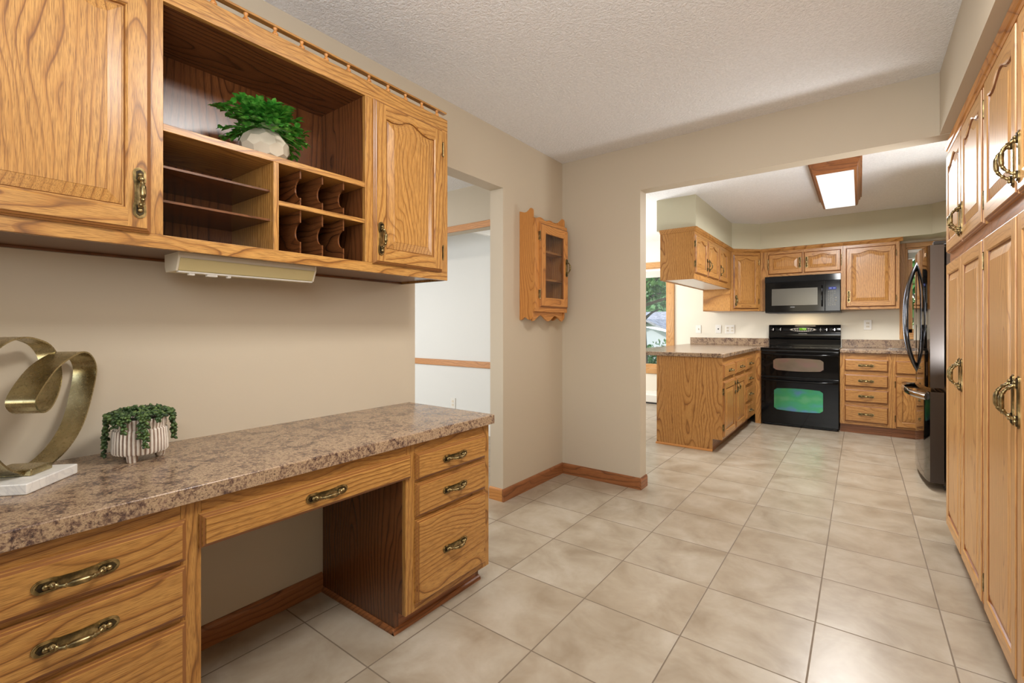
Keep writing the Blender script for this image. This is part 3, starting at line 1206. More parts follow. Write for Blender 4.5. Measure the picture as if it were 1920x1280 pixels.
# ================================================================== KITCHEN BASE CABINETS
# peninsula
PFX = 0.880
t = thing('peninsula_cabinet', 'oak peninsula base cabinet with wide grained end panel facing the opening', 'cabinet', (PFX, 1.380, 0), R(90))
D = PFX - 0.27
PW = 3.055 - 1.380
TOP = 0.873
c = MB()
c.prism(kick_profile(D, 0.0, 0.085, 0.115, TOP), 'x', 0.0, 0.02, 0)
c.build('end_panel', [M['koakZ']], t, bevel=0.001)
c = MB()
c.box(0.02, PW + 0.66, D - 0.02, D, 0.0, TOP, 0)
c.box(0.02, PW + 0.66, 0.0195, D - 0.02, 0.115, 0.131, 0)
c.box(PW + 0.64, PW + 0.66, 0.0195, D - 0.02, 0.131, TOP, 0)
c.build('case', [M['koakZ']], t)
lxp = lambda y: y - 1.380
face_frame(t, 0.0, PW, 0.115, TOP, [(0.02, 0.034), (lxp(1.86), lxp(1.905)), (lxp(2.375), lxp(2.46)), (lxp(2.83), PW)],
           [(0.800, TOP, 0.034, PW), (0.636, 0.690, 0.034, PW), (0.466, 0.524, lxp(2.42), PW), (0.288, 0.338, lxp(2.42), PW), (0.115, 0.148, 0.034, PW)], 'koak')
k = MB()
k.box(0.02, PW, 0.085, 0.10, 0, 0.115)
k.build('toe_kick', [M['boakX']], t)
m = MB()
q = [(0, 0), (0.012, 0), (0.012, 0.006), (0.009, 0.013), (0.004, 0.0175), (0, 0.019)]
m.prism([(0.0 - a, z) for a, z in q], 'y', 0.083, D + 0.006, 0)
m.build('shoe_moulding', [M['roakY']], t, smooth=0)
slab_drawer(t, lxp(1.394), 0.682, 0.462, 0.126, 'koak')
slab_drawer(t, lxp(1.906), 0.682, 0.470, 0.126, 'koak')
raised_door(t, lxp(1.394), 0.138, 0.462, 0.510, 'koak', 0.0, pull=('R', 0.42), hinges='L')
raised_door(t, lxp(1.906), 0.138, 0.470, 0.510, 'koak', 0.0, pull=('L', 0.42), hinges='R')
for za, zb in ((0.682, 0.812), (0.516, 0.640), (0.330, 0.474), (0.140, 0.295)):
    slab_drawer(t, lxp(2.450), za, 0.385, zb - za, 'koak')
c = MB()
c.box(PW + 0.005, PW + 0.021, -0.063, 0.0, 0.0, TOP)
c.build('filler_panel', [M['koakZ']], t)

# drawer bank to the right of the range
KF = 3.069
t = thing('drawer_base_cabinet', 'oak base cabinet with four stacked drawers right of the black range', 'cabinet', (1.716, KF, 0), 0)
D = YB - KF - 0.002
w = 0.446


def base_case(t, w, D, left=True, right=True):
    c = MB()
    for xa, xb in ((0, 0.018), (w - 0.018, w)):
        c.prism(kick_profile(D, 0.0195, 0.07, 0.098, TOP), 'x', xa, xb, 0)
    c.box(0.018, w - 0.018, 0.0195, D, 0.098, 0.114, 0)
    c.box(0.018, w - 0.018, D - 0.008, D, 0.114, TOP, 0)
    c.build('case', [M['koakZ']], t, bevel=0.001)
    k = MB()
    k.box(0, w, 0.055, 0.0695, 0, 0.097)
    k.build('toe_kick', [M['boakX']], t)


base_case(t, w, D)
face_frame(t, 0, w, 0.098, TOP, [(0, 0.055), (w - 0.045, w)],
           [(0.79, 0.850, 0.055, w - 0.045), (0.861, TOP, 0.055, w - 0.045), (0.63, 0.69, 0.055, w - 0.045), (0.465, 0.525, 0.055, w - 0.045), (0.29, 0.355, 0.055, w - 0.045), (0.098, 0.15, 0.055, w - 0.045)], 'koak')
for za, zb in ((0.681, 0.805), (0.513, 0.641), (0.344, 0.480), (0.132, 0.308)):
    slab_drawer(t, 0.042, za, 0.372, zb - za, 'koak')
b = MB()
b.box(0.047, 0.415, -0.006, 0.40, 0.851, 0.8605)
b.build('cutting_board', [M['koakX']], t, bevel=0.001)

t = thing('sink_base_cabinet', 'oak sink base cabinet beside the refrigerator door', 'cabinet', (2.1625, KF, 0), 0)
w = 0.78
base_case(t, w, D)
face_frame(t, 0, w, 0.098, TOP, [(0, 0.045), (w - 0.045, w)], [(0.79, TOP, 0.045, w - 0.045), (0.63, 0.68, 0.045, w - 0.045), (0.098, 0.15, 0.045, w - 0.045)], 'koak')
slab_drawer(t, 0.026, 0.667, 0.35, 0.136, 'koak', pull=False, name='false_drawer_front')
slab_drawer(t, 0.390, 0.667, 0.36, 0.136, 'koak', pull=False, name='false_drawer_front')
raised_door(t, 0.026, 0.112, 0.35, 0.535, 'koak', 0.0, 0.050, 0.055, 0.055, pull=('R', 0.45), hinges='L')
raised_door(t, 0.390, 0.112, 0.36, 0.535, 'koak', 0.0, 0.050, 0.055, 0.055, pull=('L', 0.45), hinges='R')

# counter tops
CT, CB = 0.912, 0.874


def counter(name, poly, splash, label):
    b = MB()
    b.prism(poly, 'z', CB, CT)
    root = b.build(name, M['laminate'], None, bevel=0.006)
    tag(root, label, 'countertop')
    s = MB()
    s.box(*splash, CT, CT + 0.095)
    s.build('backsplash', M['laminate'], root, bevel=0.004)
    return root


counter('peninsula_countertop', [(-0.10, 1.46), (-0.06, 1.37), (0.04, 1.335), (0.885, 1.335), (0.906, 1.36), (0.906, 3.035), (0.940, 3.035), (0.940, YB - 0.001), (-0.10, YB - 0.001)],
        (-0.065, 0.940, YB - 0.020, YB - 0.001), 'mottled brown laminate counter on the peninsula left of the range')
counter('sink_countertop', [(1.716, 3.04), (2.945, 3.04), (2.945, YB - 0.001), (1.716, YB - 0.001)],
        (1.716, 2.945, YB - 0.020, YB - 0.001), 'mottled brown laminate counter right of the range under the sink window')

t = thing('kitchen_sink', 'steel sink rim set in the counter beside the refrigerator', 'sink', (2.42, 3.36, CT), 0)
b = MB()
ow, od, iw, idp = 0.30, 0.235, 0.27, 0.205
for x0, x1, y0, y1 in ((-ow, ow, -od, -idp), (-ow, ow, idp, od), (-ow, -iw, -idp, idp), (iw, ow, -idp, idp)):
    b.box(x0, x1, y0, y1, 0.0, 0.006)
b.build('rim', [M['chrome']], t, bevel=0.002)
b = MB()
b.box(-iw, iw, -idp, idp, 0.0002, 0.0022)
b.build('basin', [M['stainless']], t)
b = MB()
b.lathe([(0.024, 0.006), (0.02, 0.03), (0.013, 0.04)], (0, 0.215, 0), 14)
b.tube([(0, 0.215, 0.03), (0, 0.215, 0.20), (0, 0.19, 0.25), (0, 0.13, 0.262), (0, 0.07, 0.24), (0, 0.05, 0.20)], 0.010, 10)
b.build('faucet', [M['chrome']], t, smooth=50)

# ================================================================== KITCHEN UPPERS
t = thing('hanging_cabinet', 'oak wall cabinet with three arched doors hung over the peninsula', 'cabinet', (0.60, 1.495, 0), R(90))
UZ0, UZ1 = 1.625, 2.132
w = 3.10 - 1.495
D = 0.335
b = MB()
b.box(0, 0.018, 0.0195, D, UZ0, UZ1, 0)
b.box(w - 0.018, w, 0.0195, D, UZ0, UZ1, 0)
b.box(0.018, w - 0.018, D - 0.019, D, UZ0, UZ1, 0)
b.box(0.018, w - 0.018, 0.0195, D - 0.019, UZ1 - 0.016, UZ1, 0)
b.build('case', [M['koakZ']], t, bevel=0.001)
b = MB()
b.box(0.018, w - 0.018, 0.0195, D - 0.019, UZ0 + 0.008, UZ0 + 0.02, 0)
b.build('bottom_panel', [M['whiteplastic']], t)
face_frame(t, 0, w, UZ0, UZ1, [(0, 0.03), (0.425, 0.475), (0.915, 0.975), (1.365, w)], [(UZ0, 1.69, 0.03, w), (2.045, UZ1, 0.03, w)], 'koak')


def crown(t, x0, x1, name='crown_moulding', ends=()):
    cr = MB()
    pf = [(0.0, 2.092), (-0.006, 2.094), (-0.012, 2.104), (-0.020, 2.112), (-0.024, 2.124), (-0.028, 2.1325), (0.0, 2.1325)]
    cr.prism(pf, 'x', x0, x1)
    for e, d0, d1 in ends:
        cr.prism([(e + (p[0] if e <= 0.01 else -p[0]), p[1]) for p in pf], 'y', d0, d1)
    cr.build(name, [M['koakX']], t, smooth=0)


crown(t, -0.02, w, ends=[(0.0, -0.0, 0.335)])
raised_door(t, 0.008, 1.683, 0.425, 0.375, 'koak', 0.026, 0.05, 0.055, 0.06, pull=('R', 0.115), hinges='L')
raised_door(t, 0.466, 1.683, 0.455, 0.375, 'koak', 0.026, 0.05, 0.055, 0.06, pull=('L', 0.115), hinges='R')
raised_door(t, 0.966, 1.683, 0.405, 0.375, 'koak', 0.026, 0.05, 0.055, 0.06, pull=('L', 0.115), hinges='R')

# diagonal corner cabinet
LD = math.hypot(0.28, 0.28)
t = thing('corner_wall_cabinet', 'oak corner wall cabinet set diagonally with one arched door', 'cabinet', (0.60, 3.12, 0), R(45))
CZ0 = 1.357
inv = Matrix.Rotation(R(-45), 3, 'Z')


def loc45(x, y):
    v = inv @ Vector((x - 0.60, y - 3.12, 0))
    return (v.x, v.y)


b = MB()
fp = [loc45(*p) for p in ((0.603, 3.123 + 0.024), (0.603 + 0.27, 3.123 + 0.294), (0.878, YB - 0.002), (0.262, YB - 0.002), (0.262, 3.122), (0.585, 3.122))]
b.prism(fp, 'z', CZ0, UZ1)
b.build('case', [M['koakZ']], t)
face_frame(t, 0, LD, CZ0, UZ1, [(0, 0.035), (LD - 0.035, LD)], [(CZ0, 1.40, 0.035, LD - 0.035), (2.045, UZ1, 0.035, LD - 0.035)], 'koak')
crown(t, 0.0, LD)
raised_door(t, 0.026, 1.386, LD - 0.052, 0.672, 'koak', 0.026, 0.05, 0.055, 0.062, pull=('L', 0.10), hinges='R')

# cabinet above the microwave
t = thing('range_wall_cabinet', 'short oak wall cabinet with two arched doors above the microwave', 'cabinet', (0.882, 3.40, 0), 0)
w = 1.735 - 0.882
D = YB - 3.40 - 0.002
b = MB()
b.box(0.001, w, 0.0195, D, 1.775, UZ1)
b.build('case', [M['koakX']], t)
face_frame(t, 0, w, 1.775, UZ1, [(0.0, 0.10), (w / 2 + 0.02, w / 2 + 0.055), (w - 0.022, w)], [(1.775, 1.82, 0.10, w), (2.045, UZ1, 0.10, w)], 'koak')
b = MB()
b.box(0.0, 0.058, 0.0, 0.019, CZ0, 1.775)
b.box(w - 0.018, w, 0.0, D, CZ0, 1.775)
b.build('stile', [M['koakZ']], t)
crown(t, 0.0, w)
raised_door(t, 0.092, 1.808, 0.365, 0.250, 'koak', 0.022, 0.045, 0.05, 0.055, pull=('R', 0.125), hinges='L')
raised_door(t, 0.470, 1.808, 0.365, 0.250, 'koak', 0.022, 0.045, 0.05, 0.055, pull=('L', 0.125), hinges='R')

t = thing('window_wall_cabinet', 'oak wall cabinet with one large arched door between microwave and sink window', 'cabinet', (1.7355, 3.40, 0), 0)
w = 2.238 - 1.7355
b = MB()
b.box(0, w, 0.0195, D, CZ0, UZ1)
b.build('case', [M['koakZ']], t)
face_frame(t, 0, w, CZ0, UZ1, [(0, 0.035), (w - 0.04, w)], [(CZ0, 1.40, 0.035, w - 0.04), (2.045, UZ1, 0.035, w - 0.04)], 'koak')
crown(t, 0.0, w + 0.028, ends=[(w, 0.0, D)])
raised_door(t, 0.026, 1.384, 0.446, 0.676, 'koak', 0.028, 0.052, 0.058, 0.066, pull=('L', 0.12), hinges='R')

# ================================================================== MICROWAVE
t = thing('microwave_oven', 'black over-the-range microwave oven with grey window', 'microwave', (0.947, 3.31, 1.328), 0)
MWW = 1.7155 - 0.947
MH = 0.446
b = MB()
b.box(0, MWW, 0.03, YB - 3.31 - 0.002, 0.0, MH)
b.build('body', [M['blackmatte']], t, bevel=0.003)
b = MB()
b.prism([(0.0, MH - 0.078), (-0.004, MH - 0.074), (0.004, MH - 0.004), (0.010, MH), (0.03, MH), (0.03, MH - 0.078)], 'x', 0.0, MWW)
b.build('vent_grille', [M['black']], t, smooth=30)
b = MB()
DWX = 0.618
b.box(0.002, DWX, 0.0, 0.0298, 0.012, MH - 0.082)
d = b.build('oven_door', [M['black']], t, bevel=0.004)
b = MB()
b.box(0.075, 0.548, -0.003, -0.0005, 0.088, 0.292)
b.build('window_pane', [M['mwglass']], d, bevel=0.001)
b = MB()
pth = [(0.592, -0.002 - 0.030 * math.sin(PI * k / 12) ** 0.6, 0.070 + 0.24 * k / 12) for k in range(13)]
b.tube(pth, 0.009, 10)
b.build('handle', [M['blackglass']], d, smooth=50)
b = MB()
b.box(0.272, 0.318, -0.0012, -0.0004, 0.062, 0.071)
b.build('logo_badge', [M['greyplastic']], d)
b = MB()
b.box(DWX + 0.003, MWW - 0.002, 0.0, 0.0298, 0.012, MH - 0.082)
p = b.build('control_panel', [M['black']], t, bevel=0.004)
b = MB()
b.box(0.655, 0.728, -0.002, -0.0004, 0.262, 0.290)
b.build('display', [M['lcd_blue']], p)
b = MB()
for k in range(5):
    if k != 2:
        b.box(0.664 + k * 0.0118, 0.671 + k * 0.0118, -0.0026, -0.0022, 0.270, 0.283)
b.build('display_digits', [M['lcd_white']], p)
b = MB()
for r_ in range(8):
    for c_ in range(4):
        if c_ == 3 and 2 <= r_ <= 5:
            continue
        x_ = 0.650 + c_ * 0.0195
        z_ = 0.236 - r_ * 0.0225
        b.box(x_, x_ + 0.012, -0.0016, -0.0004, z_, z_ + 0.009)
b.lathe([(0.009, -0.0004), (0.009, -0.004), (0.007, -0.005)], (0.724, 0, 0.165), 14, 0, 'y')
b.lathe([(0.009, -0.0004), (0.009, -0.004), (0.007, -0.005)], (0.724, 0, 0.132), 14, 0, 'y')
b.build('keypad', [M['offgreen']], p)
b = MB()
b.box(0.10, 0.66, 0.06, 0.36, -0.006, -0.0005)
b.build('underside_grille', [M['greyplastic']], t)

# ================================================================== RANGE
RX0, RX1, RF = 0.9455, 1.7105, 3.030
t = thing('electric_range', 'black double oven electric range with green tinted lower window', 'stove', (RX0, RF, 0), 0)
RW = RX1 - RX0
RD = YB - RF - 0.004
b = MB()
b.box(0.002, RW - 0.002, 0.045, RD, 0.02, 0.888)
b.box(0.02, RW - 0.02, 0.08, RD, 0.0, 0.02)
b.build('body', [M['blackmatte']], t, bevel=0.002)
b = MB()
b.box(-0.003, RW + 0.003, 0.004, RD - 0.075, 0.888, 0.914)
ck = b.build('cooktop', [M['blackglass']], t, bevel=0.006)
b = MB()
for cx, cy, rr in ((0.19, 0.17, 0.11), (0.57, 0.17, 0.085), (0.19, 0.43, 0.085), (0.57, 0.43, 0.11)):
    for k in range(2):
        r0 = rr - 0.012 * k
        n = 36
        vs = [(cx + r_ * math.cos(2 * PI * i / n), cy + r_ * math.sin(2 * PI * i / n), 0.9143) for r_ in (r0, r0 - 0.003) for i in range(n)]
        b.add(vs, [(i, (i + 1) % n, n + (i + 1) % n, n + i) for i in range(n)])
b.build('burner_rings', [M['greyplastic']], ck, recalc=False)
# backguard
b = MB()
n = 16
BY0 = RD - 0.085
front = []
for k in range(n + 1):
    u = -1 + 2 * k / n
    front.append((RW / 2 + u * (RW / 2 - 0.004), 1.182 + 0.006 * (1 - u * u)))
# lower riser, ledge, upper console
b.prism([(BY0 + 0.018, 0.9145), (BY0 + 0.018, 1.004), (BY0 - 0.018, 1.012), (BY0 - 0.022, 1.030), (BY0 - 0.006, 1.165), (BY0 + 0.006, 1.182), (RD, 1.182), (RD, 0.9145)],
        'x', 0.002, RW - 0.002)
bg = b.build('backguard', [M['black']], t, smooth=30, bevel=0.003)
ang = math.atan2(0.016, 0.135)


def on_console(x, z):
    return (x, BY0 - 0.022 + (z - 1.030) * 0.016 / 0.135 - 0.0006, z)


for kx in (0.055, 0.135, 0.625, 0.702):
    b = MB()
    b.lathe([(0.026, 0.0), (0.026, -0.003), (0.021, -0.005), (0.019, -0.014), (0.016, -0.017)], (0, 0, 0), 20, 0, 'y')
    kn = b.build('knob', [M['blackglass']], bg, on_console(kx, 1.122), (-ang, 0, 0), smooth=40)
    b = MB()
    b.box(-0.0035, 0.0035, -0.022, -0.016, -0.017, 0.017)
    b.box(-0.019, -0.009, -0.0185, -0.0165, -0.002, 0.002)
    b.build('knob_grip', [M['chrome']], kn, bevel=0.001)
b = MB()
b.lathe([(0.010, 0.0), (0.010, -0.004), (0.008, -0.006)], (0, 0, 0), 12, 0, 'y', rf=None)
b.box(-0.003, 0.003, -0.003, 0.0, 0.013, 0.022)
b.box(-0.003, 0.003, -0.003, 0.0, -0.022, -0.013)
b.build('button', [M['greyplastic']], bg, on_console(0.560, 1.122), (-ang, 0, 0))
b = MB()
ov = []
for k in range(32):
    a = 2 * PI * k / 32
    ov.append((0.140 * math.copysign(abs(math.cos(a)) ** 0.9, math.cos(a)), 0.026 * math.copysign(abs(math.sin(a)) ** 1.2, math.sin(a))))
b.prism(ov, 'y', 0.0, -0.002)
op = b.build('clock_panel', [M['greyplastic']], bg, on_console(0.377, 1.122), (-ang, 0, 0), smooth=30)
b = MB()
b.prism([(x_ * 0.93, z_ * 0.84) for x_, z_ in ov], 'y', -0.002, -0.0028)
b.build('clock_panel_inlay', [M['blackmatte']], op, smooth=30)
b = MB()
b.box(-0.038, 0.038, -0.0045, -0.0028, -0.006, 0.022)
b.build('clock_display', [M['lcd_green']], op)
b = MB()
for x0, x1, z0, z1 in ((-0.006, 0.008, 0.014, 0.017), (-0.006, 0.008, 0.006, 0.009), (0.006, 0.009, -0.001, 0.017), (0.014, 0.028, 0.014, 0.017), (0.014, 0.028, 0.006, 0.009), (0.026, 0.029, -0.001, 0.017), (0.014, 0.028, -0.002, 0.001)):
    b.box(x0, x1, -0.005, -0.0046, z0, z1)
b.build('clock_digits', [M['lcd_digit']], op)
b = MB()
for k in range(9):
    x_ = -0.078 + k * 0.0195
    zz = -0.013 - 0.004 * (1 - ((k - 4) / 4) ** 2)
    b.ball((x_, -0.0030, zz), 0.0052, 0.0014, 0.0032, 8)
for sx in (-1, 1):
    b.ball((sx * 0.118, -0.0030, 0.0), 0.007, 0.0015, 0.004, 8)
    b.ball((sx * 0.085, -0.0030, 0.008), 0.010, 0.0015, 0.003, 8)
    b.ball((sx * 0.060, -0.0030, 0.010), 0.008, 0.0015, 0.003, 8)
b.build('clock_buttons', [M['creamplastic']], op)
b = MB()
for k in range(9):
    b.box(-0.045 + k * 0.010, -0.038 + k * 0.010, -0.0008, 0.0, -0.003, 0.003)
b.build('brand_lettering', [M['greyplastic']], bg, on_console(0.377, 1.072), (-ang, 0, 0))


def oven_door(name, z0, z1, wx0, wx1, wz0, wz1, gm):
    b = MB()
    b.box(0.002, RW - 0.002, 0.0, 0.044, z0, z1)
    d = b.build(name, [M['blackglass']], t, bevel=0.006)
    # window with softly bowed top and bottom edges
    pts = []
    n = 16
    bow = 0.012
    rc = 0.02
    for k in range(n + 1):
        u = -1 + 2 * k / n
        pts.append((wx0 + (wx1 - wx0) * (k / n), wz0 - bow * (1 - u * u) + (rc * max(0, abs(u) - 0.93) / 0.07)))
    for k in range(n + 1):
        u = 1 - 2 * k / n
        pts.append((wx0 + (wx1 - wx0) * (1 - k / n), wz1 + bow * (1 - u * u) - (rc * max(0, abs(u) - 0.93) / 0.07)))
    w_ = MB()
    w_.prism(pts, 'y', -0.0012, -0.0003)
    w_.build('oven_window', [gm], d, smooth=0)
    h_ = MB()
    N = 20
    pth = []
    for k in range(N + 1):
        u = -1 + 2 * k / N
        pth.append((RW / 2 + u * (RW / 2 - 0.012), -0.006 - 0.040 * (1 - abs(u) ** 6), z1 - 0.034 - 0.006 * (1 - u * u)))
    h_.tube(pth, [0.0105 + 0.003 * (abs(-1 + 2 * k / N) ** 4) for k in range(N + 1)], 12)
    h_.build('handle', [M['black']], d, smooth=60)
    return d


oven_door('upper_oven_door', 0.578, 0.876, 0.130, 0.622, 0.658, 0.784, M['oven_tan'])
oven_door('lower_oven_door', 0.030, 0.570, 0.138, 0.617, 0.196, 0.436, M['oven_green'])

# ================================================================== REFRIGERATOR
FY0, FY1 = 1.215, 2.125
t = thing('refrigerator', 'dark stainless french door refrigerator beside the oak pantry', 'refrigerator', (2.25, FY1, 0), R(-90))
FW = FY1 - FY0
b = MB()
b.box(0.004, FW - 0.004, 0.125, 0.695, 0.03, 1.735)
b.build('body', [M['stainside']], t, bevel=0.004)
b = MB()
b.box(0.02, FW - 0.02, 0.13, 0.68, 0.012, 0.03)
for fx in (0.06, FW - 0.06):
    b.lathe([(0.022, -0.018), (0.022, 0.018)], (fx, 0.14, 0.022), 14, 0, 'x')
    b.lathe([(0.022, -0.018), (0.022, 0.018)], (fx, 0.62, 0.022), 14, 0, 'x')
b.build('base_grille', [M['blackmatte']], t)
for hx0 in (0.01, FW - 0.09):
    b = MB()
    b.box(hx0, hx0 + 0.08, 0.06, 0.24, 1.7355, 1.762)
    b.build('hinge_cover', [M['blackmatte']], t, bevel=0.005)


def bow(x):
    u = (x - FW / 2) / (FW / 2)
    return 0.034 * u * u


def fridge_front(name, xa, xb, za, zb):
    n = 14
    pts = []
    for k in range(n + 1):
        x_ = xa + (xb - xa) * k / n
        e = 0.0
        dd = min(x_ - xa, xb - x_)
        if dd < 0.012:
            e = 0.012 - dd
        pts.append((x_, bow(x_) + e * 0.6))
    pts += [(xb, 0.115), (xa, 0.115)]
    b = MB()
    b.prism(pts, 'z', za, zb, 0)
    o = b.build(name, [M['stainless'], M['stainside']], t, smooth=30)
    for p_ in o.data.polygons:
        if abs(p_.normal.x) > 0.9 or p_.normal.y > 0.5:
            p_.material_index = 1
    return o


mid = FW / 2
dl = fridge_front('left_door', 0.002, mid - 0.003, 0.725, 1.735)
dr = fridge_front('right_door', mid + 0.003, FW - 0.002, 0.725, 1.735)
fz = fridge_front('freezer_drawer', 0.002, FW - 0.002, 0.055, 0.695)
for d_, s in ((dl, -1), (dr, 1)):
    b = MB()
    pth = []
    for k in range(25):
        u = -1 + 2 * k / 24
        pth.append((mid + s * (0.022 + 0.070 * (1 - u * u)), 0.012 - 0.078 * (1 - abs(u) ** 2.6), 1.235 + 0.43 * u))
    b.tube(pth, 0.0125, 10)
    b.build('handle', [M['handlemetal']], d_, smooth=60)
b = MB()
pth = []
for k in range(25):
    u = -1 + 2 * k / 24
    pth.append((mid + 0.40 * u, bow(mid + 0.40 * u) - 0.004 - 0.075 * (1 - abs(u) ** 3), 0.655 + 0.012 * (1 - u * u)))
b.tube(pth, 0.016, 10, flat=(1.5, 0.7))
b.build('handle', [M['chrome']], fz, smooth=60)
b = MB()
b.box(mid + 0.33, mid + 0.38, bow(mid + 0.355) - 0.002, bow(mid + 0.355) + 0.012, 1.665, 1.69)
b.build('brand_badge', [M['chrome']], dr)
b = MB()
b.box(0.10, 0.27, bow(0.18) - 0.0035, bow(0.18) + 0.03, 1.02, 1.36)
b.build('dispenser', [M['blackglass']], dl, bevel=0.004)

# ================================================================== CEILING LIGHT
t = thing('kitchen_ceiling_fixture', 'lit rectangular ceiling light with stepped oak frame', 'ceiling light', (1.735, 1.82, CEIL), 0)
hw, hl = 0.172, 0.70
b = MB()
steps = [(0.0, 0.0), (0.0, -0.018), (0.010, -0.020), (0.014, -0.044), (0.024, -0.048), (0.030, -0.088), (0.036, -0.100), (0.050, -0.104), (0.052, -0.098)]
rings = []
for ins, z in steps:
    a, c = hw - ins, hl - ins
    rings.append([(-a, -c, z), (a, -c, z), (a, c, z), (-a, c, z)])
for k in range(len(rings) - 1):
    for i in range(4):
        j = (i + 1) % 4
        b.add([rings[k][i], rings[k][j], rings[k + 1][j], rings[k + 1][i]], [(0, 1, 2, 3)], 0 if i in (0, 2) else 1)
b.build('frame', [M['boakX'], M['boakY']], t, smooth=20, recalc=True)
b = MB()
b.box(-hw + 0.052, hw - 0.052, -hl + 0.052, hl - 0.052, -0.104, -0.098)
b.build('diffuser', [M['diffuser']], t)

# ================================================================== WALL PLATES, HEATER, BLINDS
def wall_plate(name, label, cat, x, z, w, h, kind):
    t = thing(name, label, cat, (x, YB - 0.0005, z), 0)
    b = MB()
    b.box(-w / 2, w / 2, -0.006, 0, -h / 2, h / 2)
    b.build('cover_plate', [M['whiteplastic']], t, bevel=0.002)
    if kind == 'switch':
        b = MB()
        b.box(-0.006, 0.006, -0.014, -0.006, -0.010, 0.012)
        b.build('toggle', [M['creamplastic']], t, bevel=0.001)
    elif kind == 'jack':
        b = MB()
        b.box(-0.008, 0.008, -0.0075, -0.0062, -0.009, 0.009)
        b.build('jack', [M['darkslot']], t)
    else:
        cols = (0.0,) if kind == 'single' else (-w / 4, w / 4)
        for cx in cols:
            for cz in (-0.020, 0.020):
                b = MB()
                b.box(cx - 0.016, cx + 0.016, -0.0085, -0.006, cz - 0.013, cz + 0.013)
                s_ = b.build('socket', [M['creamplastic']], t, bevel=0.002)
                b = MB()
                b.box(cx - 0.008, cx - 0.005, -0.0092, -0.0086, cz - 0.004, cz + 0.006)
                b.box(cx + 0.005, cx + 0.008, -0.0092, -0.0086, cz - 0.004, cz + 0.006)
                b.build('slot', [M['darkslot']], s_)
    return t


wall_plate('light_switch', 'white toggle switch plate leftmost above the peninsula counter', 'light switch', 0.045, 1.125, 0.072, 0.116, 'switch')
wall_plate('phone_jack', 'white jack plate between the switch and the double outlet', 'wall plate', 0.312, 1.128, 0.072, 0.116, 'jack')
wall_plate('double_outlet', 'wide white double outlet plate left of the range', 'outlet', 0.462, 1.124, 0.116, 0.116, 'double')
wall_plate('wall_outlet', 'white outlet plate under the large arched wall cabinet, right of the range', 'outlet', 1.966, 1.180, 0.074, 0.118, 'single')

t = thing('hall_outlet', 'white outlet low on the pale hall wall seen above the desk top', 'outlet', (-1.772, 0.5995, 0.300), 0)
b = MB()
b.box(-0.036, 0.036, -0.006, 0, -0.058, 0.058)
b.build('cover_plate', [M['whiteplastic']], t, bevel=0.002)
for cz in (-0.02, 0.02):
    b = MB()
    b.box(-0.016, 0.016, -0.0085, -0.006, cz - 0.013, cz + 0.013)
    b.build('socket', [M['creamplastic']], t, bevel=0.002)

t = thing('baseboard_heater', 'cream baseboard heater below the dining window', 'heater', (-1.8, YB - 0.001, 0), 0)
b = MB()
b.prism([(0.0, 0.022), (-0.050, 0.022), (-0.055, 0.03), (-0.055, 0.125), (-0.030, 0.145), (-0.022, 0.180), (0.0, 0.185)], 'x', 0.0, 1.55)
b.build('cover', [M['heater']], t, smooth=20)
b = MB()
b.box(0.0, 1.55, -0.05, 0.0, 0.0, 0.0215)
b.build('base_gap', [M['darkslot']], t)
for q in (-0.012, 1.55):
    b = MB()
    b.box(q, q + 0.012, -0.060, 0.0, 0.0, 0.188)
    b.build('end_cap', [M['heater']], t, bevel=0.002)

t = thing('pleated_window_shade', 'pale pleated shade drawn up at the top of the dining window', 'window shade', (WX0 + 0.02, YB + 0.012, WZ1 - 0.019), 0)
b = MB()
ww = WX1 - WX0 - 0.04
b.box(0, ww, -0.008, 0.03, -0.03, 0.0)
b.build('headrail', [M['blind']], t, bevel=0.002)
b = MB()
for k in range(7):
    b.prism([(-0.005, -0.030 - k * 0.014), (0.027, -0.037 - k * 0.014), (-0.005, -0.044 - k * 0.014)], 'x', 0.004, ww - 0.004)
b.build('pleats', [M['shade']], t, smooth=0)

t = thing('mini_blind', 'white mini blind gathered at the top of the sink window', 'window blind', (VX0 + 0.02, YB + 0.008, VZ1 - 0.019), 0)
b = MB()
ww = VX1 - VX0 - 0.04
b.box(0, ww, 0.0, 0.035, -0.035, 0.0)
b.build('headrail', [M['blind']], t, bevel=0.002)
b = MB()
for k in range(9):
    b.box(0.004, ww - 0.004, 0.004, 0.031, -0.041 - k * 0.006, -0.0385 - k * 0.006)
b.box(0.004, ww - 0.004, 0.003, 0.032, -0.108, -0.095)
b.build('slats', [M['blind']], t)
b = MB()
b.tube([(0.09, 0.0, -0.03), (0.09, -0.003, -0.30), (0.092, -0.003, -0.62)], 0.0025, 6)
b.build('cord', [M['blind']], t)

# ================================================================== SCULPTURE
def dirp(s, u, z):
    """sculpture frame: s along the loop, u across the ribbon"""
    d1 = Vector((-0.75, 0.661, 0))
    d2 = Vector((-0.661, -0.75, 0))
    return d1 * s + d2 * u + Vector((0, 0, z))


SB = Vector((0.330, -3.006, 0.762))
t = thing('ribbon_sculpture', 'twisted champagne metal ribbon sculpture on a white marble slab', 'sculpture', SB, 0)
b = MB()
bp = [dirp(s, u, 0) for s, u in ((0, 0), (0.17, 0), (0.17, 0.20), (0, 0.20))]
b.prism([(p_.x, p_.y) for p_ in bp], 'z', 0.0, 0.026)
b.build('marble_base', [M['marble']], t, bevel=0.003)
b = MB()
b.prism([(dirp(s, u, 0).x, dirp(s, u, 0).y) for s, u in ((0.065, 0.035), (0.135, 0.035), (0.135, 0.125), (0.065, 0.125))], 'z', 0.0262, 0.043)
b.build('foot', [M['gold']], t, bevel=0.003)

